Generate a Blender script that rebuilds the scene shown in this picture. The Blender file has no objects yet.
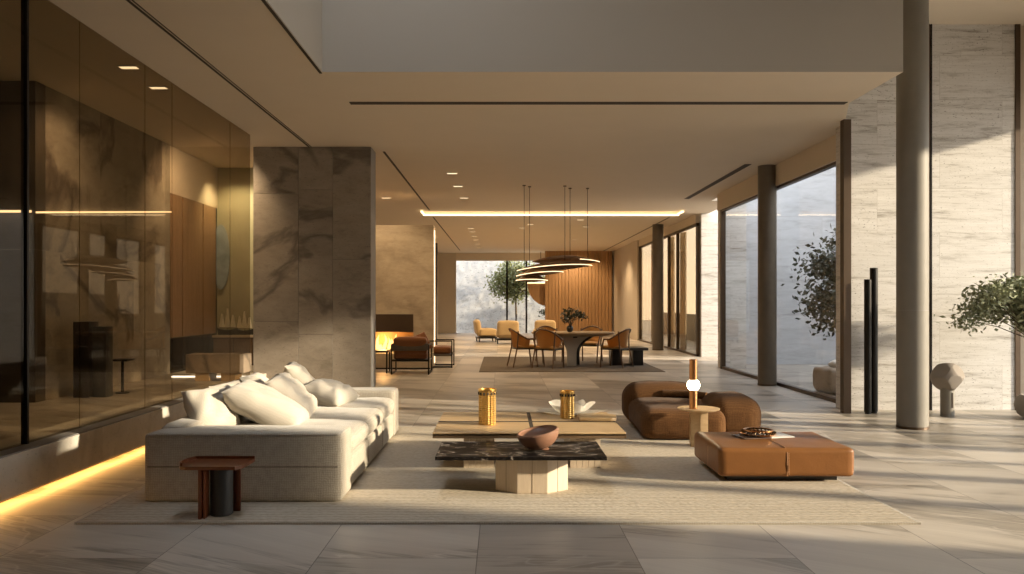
import bpy, bmesh, math, random
from mathutils import Vector, Matrix, Euler, noise
random.seed(7)
SC = bpy.context.scene
COL = SC.collection
PI = math.pi
H = 4.0            # main ceiling height

# ------------------------------------------------------------------ materials
MATS = {}
def new_mat(name):
    m = bpy.data.materials.new(name); m.use_nodes = True
    nt = m.node_tree; nt.nodes.clear()
    out = nt.nodes.new('ShaderNodeOutputMaterial')
    b = nt.nodes.new('ShaderNodeBsdfPrincipled')
    nt.links.new(b.outputs[0], out.inputs[0])
    return m, nt, b, out
def N(nt, t, **kw):
    n = nt.nodes.new(t)
    for k, v in kw.items(): setattr(n, k, v)
    return n
def math_n(nt, op, a, b=None, c=None, clamp=False):
    n = N(nt, 'ShaderNodeMath', operation=op, use_clamp=clamp)
    for i, v in enumerate((a, b, c)):
        if v is None: continue
        if isinstance(v, (int, float)): n.inputs[i].default_value = v
        else: nt.links.new(v, n.inputs[i])
    return n.outputs[0]
def mix(nt, fac, a, b, mode='MIX'):
    n = N(nt, 'ShaderNodeMix', data_type='RGBA', blend_type=mode)
    if isinstance(fac, (int, float)): n.inputs[0].default_value = fac
    else: nt.links.new(fac, n.inputs[0])
    for i, v in ((6, a), (7, b)):
        if isinstance(v, tuple): n.inputs[i].default_value = (v[0], v[1], v[2], 1)
        else: nt.links.new(v, n.inputs[i])
    return n.outputs[2]
def ramp(nt, fac, stops):
    n = N(nt, 'ShaderNodeValToRGB'); cr = n.color_ramp
    while len(cr.elements) < len(stops): cr.elements.new(0.5)
    for e, (p, c) in zip(cr.elements, stops):
        e.position = p
        e.color = (c, c, c, 1) if isinstance(c, (int, float)) else (c[0], c[1], c[2], 1)
    nt.links.new(fac, n.inputs[0]); return n.outputs[0]
def bump(nt, b, h, strength=0.3, dist=0.01):
    n = N(nt, 'ShaderNodeBump'); n.inputs['Strength'].default_value = strength
    n.inputs['Distance'].default_value = dist
    nt.links.new(h, n.inputs['Height']); nt.links.new(n.outputs[0], b.inputs['Normal'])
def scaled(nt, vec, s):
    n = N(nt, 'ShaderNodeVectorMath', operation='MULTIPLY')
    nt.links.new(vec, n.inputs[0]); n.inputs[1].default_value = s; return n.outputs[0]
def addv(nt, a, b):
    n = N(nt, 'ShaderNodeVectorMath', operation='ADD')
    nt.links.new(a, n.inputs[0]); nt.links.new(b, n.inputs[1]); return n.outputs[0]
def tnoise(nt, vec, scale, detail=4, rough=0.5, dist=0.0):
    n = N(nt, 'ShaderNodeTexNoise'); n.inputs['Scale'].default_value = scale
    n.inputs['Detail'].default_value = detail; n.inputs['Roughness'].default_value = rough
    n.inputs['Distortion'].default_value = dist
    nt.links.new(vec, n.inputs['Vector']); return n.outputs['Fac']
def pos(nt, obj=False):
    if obj: return N(nt, 'ShaderNodeTexCoord').outputs['Object']
    return N(nt, 'ShaderNodeNewGeometry').outputs['Position']

def plain(name, col, rough=0.5, metal=0.0, emit=0.0, ecol=None, var=0.06, nscale=8, bmp=0.0, coat=0.0, spec=None):
    m, nt, b, out = new_mat(name)
    p = pos(nt, True)
    nz = tnoise(nt, p, nscale, 4)
    c2 = tuple(max(0, c * (1 - 2 * var)) for c in col); c1 = tuple(min(1, c * (1 + var)) for c in col)
    nt.links.new(mix(nt, nz, c2, c1), b.inputs['Base Color'])
    b.inputs['Roughness'].default_value = rough; b.inputs['Metallic'].default_value = metal
    if spec is not None: b.inputs['Specular IOR Level'].default_value = spec
    if coat: b.inputs['Coat Weight'].default_value = coat
    if emit:
        e = ecol or col
        b.inputs['Emission Color'].default_value = (e[0], e[1], e[2], 1); b.inputs['Emission Strength'].default_value = emit
    if bmp: bump(nt, b, tnoise(nt, p, nscale * 12, 3), bmp, 0.004)
    MATS[name] = m; return m

def fabric(name, col, dark, scale=220, rough=0.95, bs=0.5, sheen=0.3):
    m, nt, b, out = new_mat(name)
    p = pos(nt, True)
    w1 = N(nt, 'ShaderNodeTexWave', wave_type='BANDS', bands_direction='X'); w1.inputs['Scale'].default_value = scale / 6
    w2 = N(nt, 'ShaderNodeTexWave', wave_type='BANDS', bands_direction='Z'); w2.inputs['Scale'].default_value = scale / 6
    w3 = N(nt, 'ShaderNodeTexWave', wave_type='BANDS', bands_direction='Y'); w3.inputs['Scale'].default_value = scale / 6
    for w in (w1, w2, w3):
        w.inputs['Distortion'].default_value = 5; w.inputs['Detail'].default_value = 2
        nt.links.new(p, w.inputs['Vector'])
    s = math_n(nt, 'MULTIPLY', math_n(nt, 'ADD', math_n(nt, 'ADD', w1.outputs['Fac'], w2.outputs['Fac']), w3.outputs['Fac']), 0.33)
    n2 = tnoise(nt, p, scale, 2); f = math_n(nt, 'ADD', math_n(nt, 'MULTIPLY', s, 0.6), math_n(nt, 'MULTIPLY', n2, 0.5))
    nt.links.new(mix(nt, f, dark, col), b.inputs['Base Color'])
    b.inputs['Roughness'].default_value = rough; b.inputs['Sheen Weight'].default_value = sheen
    b.inputs['Specular IOR Level'].default_value = 0.15
    bump(nt, b, f, bs, 0.004)
    MATS[name] = m; return m

def wood(name, c1, c2, axis='Z', scale=3.0, rough=0.45, slat=0.0, slat_axis='X', obj=True):
    m, nt, b, out = new_mat(name)
    p = pos(nt, obj)
    st = {'X': (0.6, 9, 9), 'Y': (9, 0.6, 9), 'Z': (9, 9, 0.6)}[axis]
    v = scaled(nt, p, st)
    n1 = tnoise(nt, v, scale, 6, 0.6, 0.6)
    n2 = tnoise(nt, v, scale * 8, 3, 0.5)
    f = math_n(nt, 'ADD', math_n(nt, 'MULTIPLY', n1, 0.7), math_n(nt, 'MULTIPLY', n2, 0.3))
    colr = ramp(nt, f, [(0.3, c2), (0.7, c1)])
    if slat:
        sx = N(nt, 'ShaderNodeSeparateXYZ'); nt.links.new(p, sx.inputs[0])
        q = math_n(nt, 'MULTIPLY', sx.outputs[slat_axis], 1 / slat)
        wn = N(nt, 'ShaderNodeTexWhiteNoise', noise_dimensions='1D'); nt.links.new(math_n(nt, 'FLOOR', q), wn.inputs['W'])
        colr = mix(nt, math_n(nt, 'MULTIPLY', wn.outputs['Value'], 0.35), colr, c2)
        bump(nt, b, f, 0.15, 0.003)
    else: bump(nt, b, f, 0.12, 0.002)
    nt.links.new(colr, b.inputs['Base Color']); b.inputs['Roughness'].default_value = rough
    MATS[name] = m; return m

def stone(name, light, mid, dark, u='X', v='Z', tile=(1.6, 0.6), seam=(0.25, 0.22, 0.18), vein=0.0, vein_col=(0.08, 0.06, 0.04),
          rough=0.6, strat=5.0, pits=0.5, per_tile=0.5, rand_obj=False, seam_w=0.004, offs=0.5, ps=1.0):
    """layered stone in tiles; u,v are the world axes of the face"""
    m, nt, b, out = new_mat(name)
    p = pos(nt, False)
    sep = N(nt, 'ShaderNodeSeparateXYZ'); nt.links.new(p, sep.inputs[0])
    U, V = sep.outputs[u], sep.outputs[v]
    row = math_n(nt, 'FLOOR', math_n(nt, 'DIVIDE', V, tile[1]))
    par = math_n(nt, 'MULTIPLY', math_n(nt, 'MODULO', math_n(nt, 'ABSOLUTE', row), 2.0), offs)
    uu = math_n(nt, 'ADD', math_n(nt, 'DIVIDE', U, tile[0]), par)
    colm = math_n(nt, 'FLOOR', uu)
    idv = N(nt, 'ShaderNodeCombineXYZ'); nt.links.new(row, idv.inputs[0]); nt.links.new(colm, idv.inputs[1])
    if rand_obj:
        oi = N(nt, 'ShaderNodeObjectInfo'); nt.links.new(math_n(nt, 'MULTIPLY', oi.outputs['Random'], 37.0), idv.inputs[2])
    wn = N(nt, 'ShaderNodeTexWhiteNoise', noise_dimensions='3D'); nt.links.new(idv.outputs[0], wn.inputs['Vector'])
    shift = scaled(nt, wn.outputs['Color'], (4 * per_tile + .001,) * 3)
    fu = math_n(nt, 'FRACT', uu); fv = math_n(nt, 'FRACT', math_n(nt, 'DIVIDE', V, tile[1]))
    su = math_n(nt, 'LESS_THAN', fu, seam_w / tile[0]); sv = math_n(nt, 'LESS_THAN', fv, seam_w / tile[1])
    sm = math_n(nt, 'MAXIMUM', su, sv)
    st = [1.0, 1.0, 1.0]; st['XYZ'.index(v)] = strat
    vec = addv(nt, scaled(nt, p, tuple(st)), shift)
    n1 = tnoise(nt, vec, 0.9, 8, 0.62, 0.8)
    n2 = tnoise(nt, vec, 5.0, 6, 0.7, 0.3)
    f = math_n(nt, 'ADD', math_n(nt, 'MULTIPLY', n1, 0.6), math_n(nt, 'MULTIPLY', n2, 0.4))
    c = ramp(nt, f, [(0.34, dark), (0.47, mid), (0.62, light)])
    # pits and flecks
    pv = addv(nt, scaled(nt, p, tuple(3.0 if s == 1 else 9.0 for s in st)), shift)
    pn = tnoise(nt, pv, 9.0 * ps, 3, 0.6)
    pm = ramp(nt, pn, [(0.62, 0.0), (0.70, 1.0)])
    c = mix(nt, math_n(nt, 'MULTIPLY', pm, pits), c, tuple(x * 0.55 for x in dark))
    if vein:
        vv = addv(nt, p, scaled(nt, wn.outputs['Color'], (9, 9, 9)))
        vn = tnoise(nt, vv, 0.33, 7, 0.5, 0.7)
        line = math_n(nt, 'ABSOLUTE', math_n(nt, 'SUBTRACT', vn, 0.5))
        lm = ramp(nt, line, [(0.0, 1.0), (0.006, 0.8), (0.022, 0.0)])
        band = ramp(nt, tnoise(nt, vv, 0.4, 3, 0.5, 0.5), [(0.55, 0.0), (0.68, 1.0)])
        c = mix(nt, math_n(nt, 'MULTIPLY', lm, vein), c, vein_col)
        c = mix(nt, math_n(nt, 'MULTIPLY', band, vein * 0.45), c, vein_col)
    tone = math_n(nt, 'MULTIPLY', math_n(nt, 'SUBTRACT', wn.outputs['Value'], 0.5), 0.3 * per_tile)
    hs = N(nt, 'ShaderNodeHueSaturation'); nt.links.new(c, hs.inputs['Color'])
    nt.links.new(math_n(nt, 'ADD', tone, 1.0), hs.inputs['Value'])
    c = mix(nt, math_n(nt, 'MULTIPLY', sm, 0.8), hs.outputs[0], seam)
    nt.links.new(c, b.inputs['Base Color'])
    rr = math_n(nt, 'ADD', math_n(nt, 'MULTIPLY', f, 0.25), rough - 0.12)
    nt.links.new(rr, b.inputs['Roughness'])
    bump(nt, b, math_n(nt, 'SUBTRACT', f, math_n(nt, 'MULTIPLY', math_n(nt, 'MAXIMUM', sm, pm), 0.6)), 0.22, 0.006)
    MATS[name] = m; return m

def glass(name, tint, refl=1.0, rough=0.0):
    m = bpy.data.materials.new(name); m.use_nodes = True; nt = m.node_tree; nt.nodes.clear()
    out = N(nt, 'ShaderNodeOutputMaterial'); t = N(nt, 'ShaderNodeBsdfTransparent'); g = N(nt, 'ShaderNodeBsdfGlossy')
    t.inputs[0].default_value = (*tint, 1); g.inputs['Roughness'].default_value = rough
    ge = N(nt, 'ShaderNodeNewGeometry'); dt = N(nt, 'ShaderNodeVectorMath', operation='DOT_PRODUCT')
    nt.links.new(ge.outputs['Normal'], dt.inputs[0]); nt.links.new(ge.outputs['Incoming'], dt.inputs[1])
    om = math_n(nt, 'SUBTRACT', 1.0, math_n(nt, 'ABSOLUTE', dt.outputs['Value']))
    fac = math_n(nt, 'ADD', 0.04, math_n(nt, 'MULTIPLY', math_n(nt, 'POWER', om, 5.0), 0.96))
    mx = N(nt, 'ShaderNodeMixShader')
    nt.links.new(math_n(nt, 'MULTIPLY', fac, refl, clamp=True), mx.inputs[0])
    nt.links.new(t.outputs[0], mx.inputs[1]); nt.links.new(g.outputs[0], mx.inputs[2]); nt.links.new(mx.outputs[0], out.inputs[0])
    MATS[name] = m; return m
def emis(name, col, s):
    m = bpy.data.materials.new(name); m.use_nodes = True; nt = m.node_tree; nt.nodes.clear()
    out = N(nt, 'ShaderNodeOutputMaterial'); e = N(nt, 'ShaderNodeEmission')
    e.inputs[0].default_value = (*col, 1); e.inputs[1].default_value = s; nt.links.new(e.outputs[0], out.inputs[0])
    MATS[name] = m; return m

def floor_mat():
    m, nt, b, out = new_mat('floor_sandstone')
    p = pos(nt); sep = N(nt, 'ShaderNodeSeparateXYZ'); nt.links.new(p, sep.inputs[0])
    tw, tl = 0.94, 1.88
    uu = math_n(nt, 'DIVIDE', math_n(nt, 'ADD', sep.outputs[0], 0.15 + 94), tw)
    cu = math_n(nt, 'FLOOR', uu)
    vv = math_n(nt, 'ADD', math_n(nt, 'DIVIDE', math_n(nt, 'ADD', sep.outputs[1], 94), tl), math_n(nt, 'MULTIPLY', math_n(nt, 'MODULO', cu, 2.0), 0.5))
    cv = math_n(nt, 'FLOOR', vv)
    idv = N(nt, 'ShaderNodeCombineXYZ'); nt.links.new(cu, idv.inputs[0]); nt.links.new(cv, idv.inputs[1])
    wn = N(nt, 'ShaderNodeTexWhiteNoise', noise_dimensions='3D'); nt.links.new(idv.outputs[0], wn.inputs['Vector'])
    sm = math_n(nt, 'MAXIMUM', math_n(nt, 'LESS_THAN', math_n(nt, 'FRACT', uu), 0.006 / tw), math_n(nt, 'LESS_THAN', math_n(nt, 'FRACT', vv), 0.006 / tl))
    sh = scaled(nt, wn.outputs['Color'], (11, 17, 5))
    # flow direction turns a little from tile to tile
    rot = N(nt, 'ShaderNodeVectorRotate', rotation_type='Z_AXIS'); nt.links.new(p, rot.inputs['Vector'])
    nt.links.new(math_n(nt, 'MULTIPLY', wn.outputs['Value'], 0.7), rot.inputs['Angle'])
    vec = addv(nt, scaled(nt, rot.outputs[0], (0.35, 1.0, 1)), sh)
    big = tnoise(nt, vec, 0.7, 4, 0.5, 1.6)
    w = N(nt, 'ShaderNodeTexWave', wave_type='BANDS', bands_direction='Y', wave_profile='SAW'); w.inputs['Scale'].default_value = 1.1
    w.inputs['Distortion'].default_value = 7.0; w.inputs['Detail'].default_value = 4; w.inputs['Detail Scale'].default_value = 0.55
    nt.links.new(vec, w.inputs['Vector'])
    fine = tnoise(nt, scaled(nt, vec, (2, 16, 1)), 3.0, 5, 0.6, 0.4)
    f = math_n(nt, 'ADD', math_n(nt, 'ADD', math_n(nt, 'MULTIPLY', big, 0.78), math_n(nt, 'MULTIPLY', w.outputs['Fac'], 0.06)), math_n(nt, 'MULTIPLY', fine, 0.2))
    c = ramp(nt, f, [(0.38, (0.17, 0.15, 0.12)), (0.445, (0.37, 0.325, 0.27)), (0.462, (0.24, 0.21, 0.17)), (0.52, (0.45, 0.40, 0.34)), (0.66, (0.54, 0.49, 0.42))])
    ln = math_n(nt, 'ABSOLUTE', math_n(nt, 'SUBTRACT', big, 0.47))
    c = mix(nt, math_n(nt, 'MULTIPLY', ramp(nt, ln, [(0.0, 1.0), (0.006, 0.0)]), 0.5), c, (0.62, 0.57, 0.5))
    hs = N(nt, 'ShaderNodeHueSaturation'); nt.links.new(c, hs.inputs['Color'])
    nt.links.new(math_n(nt, 'ADD', math_n(nt, 'MULTIPLY', wn.outputs['Value'], 0.36), 0.80), hs.inputs['Value'])
    c = mix(nt, math_n(nt, 'MULTIPLY', sm, 0.75), hs.outputs[0], (0.08, 0.065, 0.05))
    nt.links.new(c, b.inputs['Base Color'])
    nt.links.new(math_n(nt, 'ADD', math_n(nt, 'MULTIPLY', f, 0.3), 0.22), b.inputs['Roughness'])
    bump(nt, b, math_n(nt, 'SUBTRACT', math_n(nt, 'MULTIPLY', f, 0.15), sm), 0.12, 0.003)
    MATS['floor'] = m
def rug_mat(name, c1, c2, sc=1.0):
    m, nt, b, out = new_mat(name)
    p = pos(nt)
    w = N(nt, 'ShaderNodeTexWave', wave_type='BANDS', bands_direction='Y'); w.inputs['Scale'].default_value = 7 * sc
    w.inputs['Distortion'].default_value = 2.5; w.inputs['Detail'].default_value = 2; w.inputs['Detail Scale'].default_value = 3
    nt.links.new(scaled(nt, p, (0.35, 1, 1)), w.inputs['Vector'])
    v = N(nt, 'ShaderNodeTexVoronoi'); v.inputs['Scale'].default_value = 38 * sc; nt.links.new(scaled(nt, p, (0.7, 1.5, 1)), v.inputs['Vector'])
    f = math_n(nt, 'ADD', math_n(nt, 'MULTIPLY', w.outputs['Fac'], 0.55), math_n(nt, 'MULTIPLY', math_n(nt, 'SUBTRACT', 1.0, v.outputs['Distance']), 0.5))
    nt.links.new(mix(nt, f, c2, c1), b.inputs['Base Color'])
    b.inputs['Roughness'].default_value = 0.95; b.inputs['Specular IOR Level'].default_value = 0.1
    bump(nt, b, f, 0.7, 0.008)
    MATS[name] = m
def marble_mat():
    m, nt, b, out = new_mat('black_marble')
    p = pos(nt, True)
    n = tnoise(nt, scaled(nt, p, (0.8, 1.7, 1)), 2.2, 8, 0.55, 1.6)
    l = math_n(nt, 'ABSOLUTE', math_n(nt, 'SUBTRACT', n, 0.5))
    n2 = tnoise(nt, p, 9.0, 6, 0.6, 1.5); l2 = math_n(nt, 'ABSOLUTE', math_n(nt, 'SUBTRACT', n2, 0.52))
    f = math_n(nt, 'MAXIMUM', ramp(nt, l, [(0, 0.8), (0.009, 0.3), (0.028, 0.0)]), math_n(nt, 'MULTIPLY', ramp(nt, l2, [(0, 1.0), (0.008, 0.0)]), 0.15))
    nt.links.new(mix(nt, math_n(nt, 'MULTIPLY', f, 0.9), (0.010, 0.008, 0.007), (0.55, 0.47, 0.40)), b.inputs['Base Color'])
    b.inputs['Roughness'].default_value = 0.4; b.inputs['Specular IOR Level'].default_value = 0.04
    MATS['black_marble'] = m

floor_mat(); marble_mat()
rug_mat('rug_cream', (0.62, 0.55, 0.44), (0.36, 0.305, 0.23)); rug_mat('rug_dark', (0.20, 0.165, 0.13), (0.13, 0.105, 0.08), 0.6)
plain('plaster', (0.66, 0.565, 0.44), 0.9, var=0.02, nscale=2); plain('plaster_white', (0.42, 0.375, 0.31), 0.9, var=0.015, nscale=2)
plain('plaster_wall', (0.56, 0.48, 0.37), 0.9, var=0.03)
stone('travertine', (0.68, 0.665, 0.64), (0.59, 0.57, 0.54), (0.27, 0.245, 0.21), 'X', 'Z', (1.75, 0.62), seam=(0.36, 0.33, 0.28), strat=12, pits=1.0, per_tile=0.3)
stone('travertine_side', (0.66, 0.61, 0.53), (0.56, 0.51, 0.43), (0.36, 0.31, 0.25), 'Y', 'Z', (1.75, 0.62), strat=7, pits=0.6)
stone('travertine_pale', (0.56, 0.58, 0.61), (0.50, 0.515, 0.54), (0.36, 0.365, 0.38), 'X', 'Z', (2.6, 1.2), strat=5, pits=0.25)
stone('brown_stone', (0.30, 0.255, 0.205), (0.25, 0.21, 0.165), (0.17, 0.14, 0.105), 'X', 'Z', (50, 50), strat=2.2, pits=0.75, vein=0.65, vein_col=(0.06, 0.045, 0.035), rand_obj=True, rough=0.5)
stone('brown_stone_side', (0.36, 0.315, 0.25), (0.29, 0.25, 0.195), (0.17, 0.14, 0.105), 'Y', 'Z', (1.9, 2.1), strat=2.2, pits=0.7, vein=0.8, vein_col=(0.06, 0.04, 0.03), rough=0.5)
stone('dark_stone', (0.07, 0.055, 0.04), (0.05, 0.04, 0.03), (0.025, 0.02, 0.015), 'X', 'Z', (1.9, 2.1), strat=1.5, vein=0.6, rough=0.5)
stone('hearth_stone', (0.50, 0.40, 0.27), (0.42, 0.33, 0.22), (0.30, 0.23, 0.15), 'X', 'Z', (50, 50), strat=3, pits=0.45, vein=0.22, rand_obj=False)
stone('curb_concrete', (0.66, 0.62, 0.55), (0.58, 0.54, 0.47), (0.42, 0.38, 0.32), 'Y', 'Z', (2.4, 5), strat=1.2, pits=0.5, vein=0.25)
stone('courtyard_rock', (0.46, 0.46, 0.46), (0.40, 0.40, 0.40), (0.24, 0.24, 0.24), 'X', 'Z', (50, 50), strat=1.2, pits=1.0, ps=0.22)
stone('bench_stone', (0.40, 0.31, 0.22), (0.34, 0.26, 0.18), (0.22, 0.16, 0.11), 'X', 'Z', (50, 50), strat=2, pits=0.3, vein=0.7)
plain('column_grey', (0.19, 0.175, 0.145), 0.6, var=0.08, nscale=5, bmp=0.08)
plain('column_bronze', (0.15, 0.125, 0.095), 0.42, metal=0.1, var=0.1)
plain('black_metal', (0.02, 0.018, 0.016), 0.35, metal=0.6); plain('bronze', (0.10, 0.065, 0.035), 0.35, metal=0.8)
plain('bronze_frame', (0.085, 0.055, 0.033), 0.45, metal=0.5); plain('dark_slot', (0.05, 0.035, 0.022), 0.8)
plain('sill_grey', (0.22, 0.21, 0.20), 0.5); plain('black_lacquer', (0.015, 0.012, 0.010), 0.3)
plain('gold', (0.85, 0.55, 0.18), 0.28, metal=1.0, nscale=30, var=0.15); plain('copper', (0.62, 0.32, 0.14), 0.3, metal=1.0)
plain('terracotta', (0.25, 0.13, 0.08), 0.42, nscale=14); plain('white_ceramic', (0.80, 0.76, 0.68), 0.4, var=0.02)
plain('sculpt_stone', (0.24, 0.21, 0.18), 0.8, nscale=12, bmp=0.25)
plain('leather_tan', (0.235, 0.098, 0.028), 0.42, nscale=5, var=0.14, bmp=0.25, spec=0.3); plain('leather_side', (0.36, 0.18, 0.08), 0.42, nscale=5, var=0.12, bmp=0.25)
plain('stitch', (0.75, 0.48, 0.28), 0.6); plain('leather_black', (0.03, 0.03, 0.028), 0.45, nscale=20, bmp=0.5)
fabric('sofa_linen', (0.50, 0.455, 0.375), (0.26, 0.23, 0.185), 110); fabric('pillow_linen', (0.56, 0.515, 0.44), (0.42, 0.38, 0.315), bs=0.3)
fabric('brown_boucle', (0.15, 0.070, 0.024), (0.045, 0.020, 0.007), 110, bs=0.8, sheen=0.05); fabric('cream_fabric', (0.52, 0.39, 0.22), (0.42, 0.30, 0.16))
fabric('tan_fabric', (0.56, 0.31, 0.10), (0.42, 0.22, 0.07)); fabric('rust_fabric', (0.20, 0.075, 0.022), (0.11, 0.038, 0.012)); fabric('dark_weave', (0.12, 0.09, 0.06), (0.05, 0.04, 0.03), 60)
wood('oak_light', (0.60, 0.43, 0.24), (0.45, 0.30, 0.15), 'X'); wood('oak_pale', (0.62, 0.52, 0.40), (0.50, 0.40, 0.29), 'Z')
wood('oak_dark_edge', (0.20, 0.13, 0.07), (0.12, 0.075, 0.04), 'X'); wood('red_wood', (0.19, 0.06, 0.02), (0.10, 0.028, 0.01), 'X', rough=0.3)
wood('red_wood_leg', (0.18, 0.05, 0.017), (0.12, 0.03, 0.012), 'Z', rough=0.3)
wood('wall_wood', (0.46, 0.27, 0.12), (0.33, 0.18, 0.075), 'Z', slat=0.3, obj=False, rough=0.5); wood('cabinet_wood', (0.36, 0.22, 0.12), (0.28, 0.16, 0.085), 'Z', 1.5)
wood('chair_wood', (0.16, 0.085, 0.04), (0.09, 0.05, 0.02), 'Z'); wood('table_wood', (0.42, 0.30, 0.17), (0.32, 0.22, 0.12), 'X'); wood('burl_wood', (0.64, 0.45, 0.22), (0.36, 0.22, 0.10), 'X', 6)
glass('glass_bronze', (0.72, 0.675, 0.60), 0.45); glass('glass_brown', (0.60, 0.54, 0.45), 0.6); glass('glass_clear', (0.95, 0.955, 0.955), 0.35); glass('glass_smoke', (0.25, 0.21, 0.17), 1.0)
emis('led_warm', (1.0, 0.72, 0.40), 4.5); emis('led_soft', (1.0, 0.70, 0.38), 2.2); emis('led_orange', (1.0, 0.50, 0.13), 15.0); emis('lamp_globe', (1.0, 0.80, 0.52), 14.0)
emis('downlight_lens', (1.0, 0.80, 0.52), 1.8); emis('flame', (1.0, 0.50, 0.13), 3.0); emis('led_white', (1.0, 0.93, 0.82), 3.0)
plain('fire_brick', (0.60, 0.38, 0.18), 0.9); plain('bark', (0.10, 0.075, 0.05), 0.9); plain('curtain', (0.55, 0.48, 0.38), 0.9, var=0.03)
plain('ledge_tan', (0.50, 0.40, 0.27), 0.5); plain('paper', (0.82, 0.80, 0.76), 0.5); plain('page_photo', (0.18, 0.12, 0.09), 0.4, nscale=40, var=0.4)
plain('hill_wall', (0.36, 0.34, 0.31), 0.9); plain('paving', (0.46, 0.42, 0.36), 0.9); plain('niche_wall', (0.36, 0.32, 0.21), 0.7, nscale=3, var=0.1)
plain('canvas_white', (0.9, 0.84, 0.70), 0.8); plain('blue_paint', (0.33, 0.38, 0.42), 0.6, nscale=4, var=0.4)
def leafmat(name, c1, c2):
    m, nt, b, out = new_mat(name)
    nt.links.new(mix(nt, tnoise(nt, pos(nt), 6, 2), c1, c2), b.inputs['Base Color'])
    b.inputs['Roughness'].default_value = 0.55; MATS[name] = m
leafmat('leaf_olive', (0.13, 0.15, 0.08), (0.38, 0.41, 0.25)); leafmat('leaf_dark', (0.03, 0.035, 0.02), (0.09, 0.095, 0.055)); leafmat('leaf_green', (0.10, 0.12, 0.04), (0.26, 0.27, 0.10))

# ------------------------------------------------------------------ mesh helpers
def BM(): return bmesh.new()
def xf(bm, vs, loc=(0, 0, 0), rot=(0, 0, 0), piv=None):
    M = Matrix.Translation(loc) @ Euler(rot).to_matrix().to_4x4()
    for v in vs: v.co = M @ v.co
def box(bm, x0, x1, y0, y1, z0, z1):
    vs = [bm.verts.new((x, y, z)) for x in (x0, x1) for y in (y0, y1) for z in (z0, z1)]
    for f in ((0, 1, 3, 2), (4, 6, 7, 5), (0, 4, 5, 1), (2, 3, 7, 6), (0, 2, 6, 4), (1, 5, 7, 3)): bm.faces.new([vs[i] for i in f])
    return vs
def bevel(bm, w, seg=2):
    bmesh.ops.bevel(bm, geom=bm.edges[:], offset=w, segments=seg, profile=0.5, affect='EDGES')
def rbox(x0, x1, y0, y1, z0, z1, w=0.01, seg=2):
    bm = BM(); box(bm, x0, x1, y0, y1, z0, z1); bevel(bm, w, seg); return bm
def lathe(bm, prof, seg=32, cx=0, cy=0, cap=True):
    rings = []
    for r, z in prof:
        rings.append([bm.verts.new((cx + r * math.cos(2 * PI * i / seg), cy + r * math.sin(2 * PI * i / seg), z)) for i in range(seg)])
    for a, b in zip(rings, rings[1:]):
        for i in range(seg): bm.faces.new((a[i], a[(i + 1) % seg], b[(i + 1) % seg], b[i]))
    if cap:
        if prof[0][0] > 1e-4: bm.faces.new(rings[0][::-1])
        if prof[-1][0] > 1e-4: bm.faces.new(rings[-1])
    return rings
def cyl(bm, r, z0, z1, cx=0, cy=0, seg=24, bv=0.0):
    return lathe(bm, [(r - bv, z0), (r, z0 + bv), (r, z1 - bv), (r - bv, z1)] if bv else [(r, z0), (r, z1)], seg, cx, cy)
def prism(bm, pts, z0, z1):
    a = [bm.verts.new((x, y, z0)) for x, y in pts]; b = [bm.verts.new((x, y, z1)) for x, y in pts]
    n = len(pts); bm.faces.new(a[::-1]); bm.faces.new(b)
    for i in range(n): bm.faces.new((a[i], a[(i + 1) % n], b[(i + 1) % n], b[i]))
def tube(bm, pts, r, seg=8, r2=None):
    pts = [Vector(p) for p in pts]; n = len(pts); rings = []
    up = Vector((0, 0, 1))
    for i, p in enumerate(pts):
        d = (pts[min(i + 1, n - 1)] - pts[max(i - 1, 0)]).normalized()
        a = d.cross(up)
        if a.length < 1e-3: a = d.cross(Vector((1, 0, 0)))
        a.normalize(); b = d.cross(a).normalized()
        rr = r if r2 is None else r + (r2 - r) * i / (n - 1)
        rings.append([bm.verts.new(p + (a * math.cos(2 * PI * k / seg) + b * math.sin(2 * PI * k / seg)) * rr) for k in range(seg)])
    for A, B in zip(rings, rings[1:]):
        for k in range(seg): bm.faces.new((A[k], A[(k + 1) % seg], B[(k + 1) % seg], B[k]))
    bm.faces.new(rings[0][::-1]); bm.faces.new(rings[-1])
def bar(bm, p, q, w, d=None):
    """square bar from p to q"""
    d = d or w; p = Vector(p); q = Vector(q); D = (q - p).normalized()
    a = D.cross(Vector((0, 0, 1)))
    if a.length < 1e-3: a = Vector((1, 0, 0))
    a.normalize(); b = D.cross(a).normalized()
    vs = []
    for c in (p, q):
        for s, t in ((-1, -1), (1, -1), (1, 1), (-1, 1)): vs.append(bm.verts.new(c + a * s * w / 2 + b * t * d / 2))
    for f in ((3, 2, 1, 0), (4, 5, 6, 7), (0, 1, 5, 4), (1, 2, 6, 5), (2, 3, 7, 6), (3, 0, 4, 7)): bm.faces.new([vs[i] for i in f])
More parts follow.
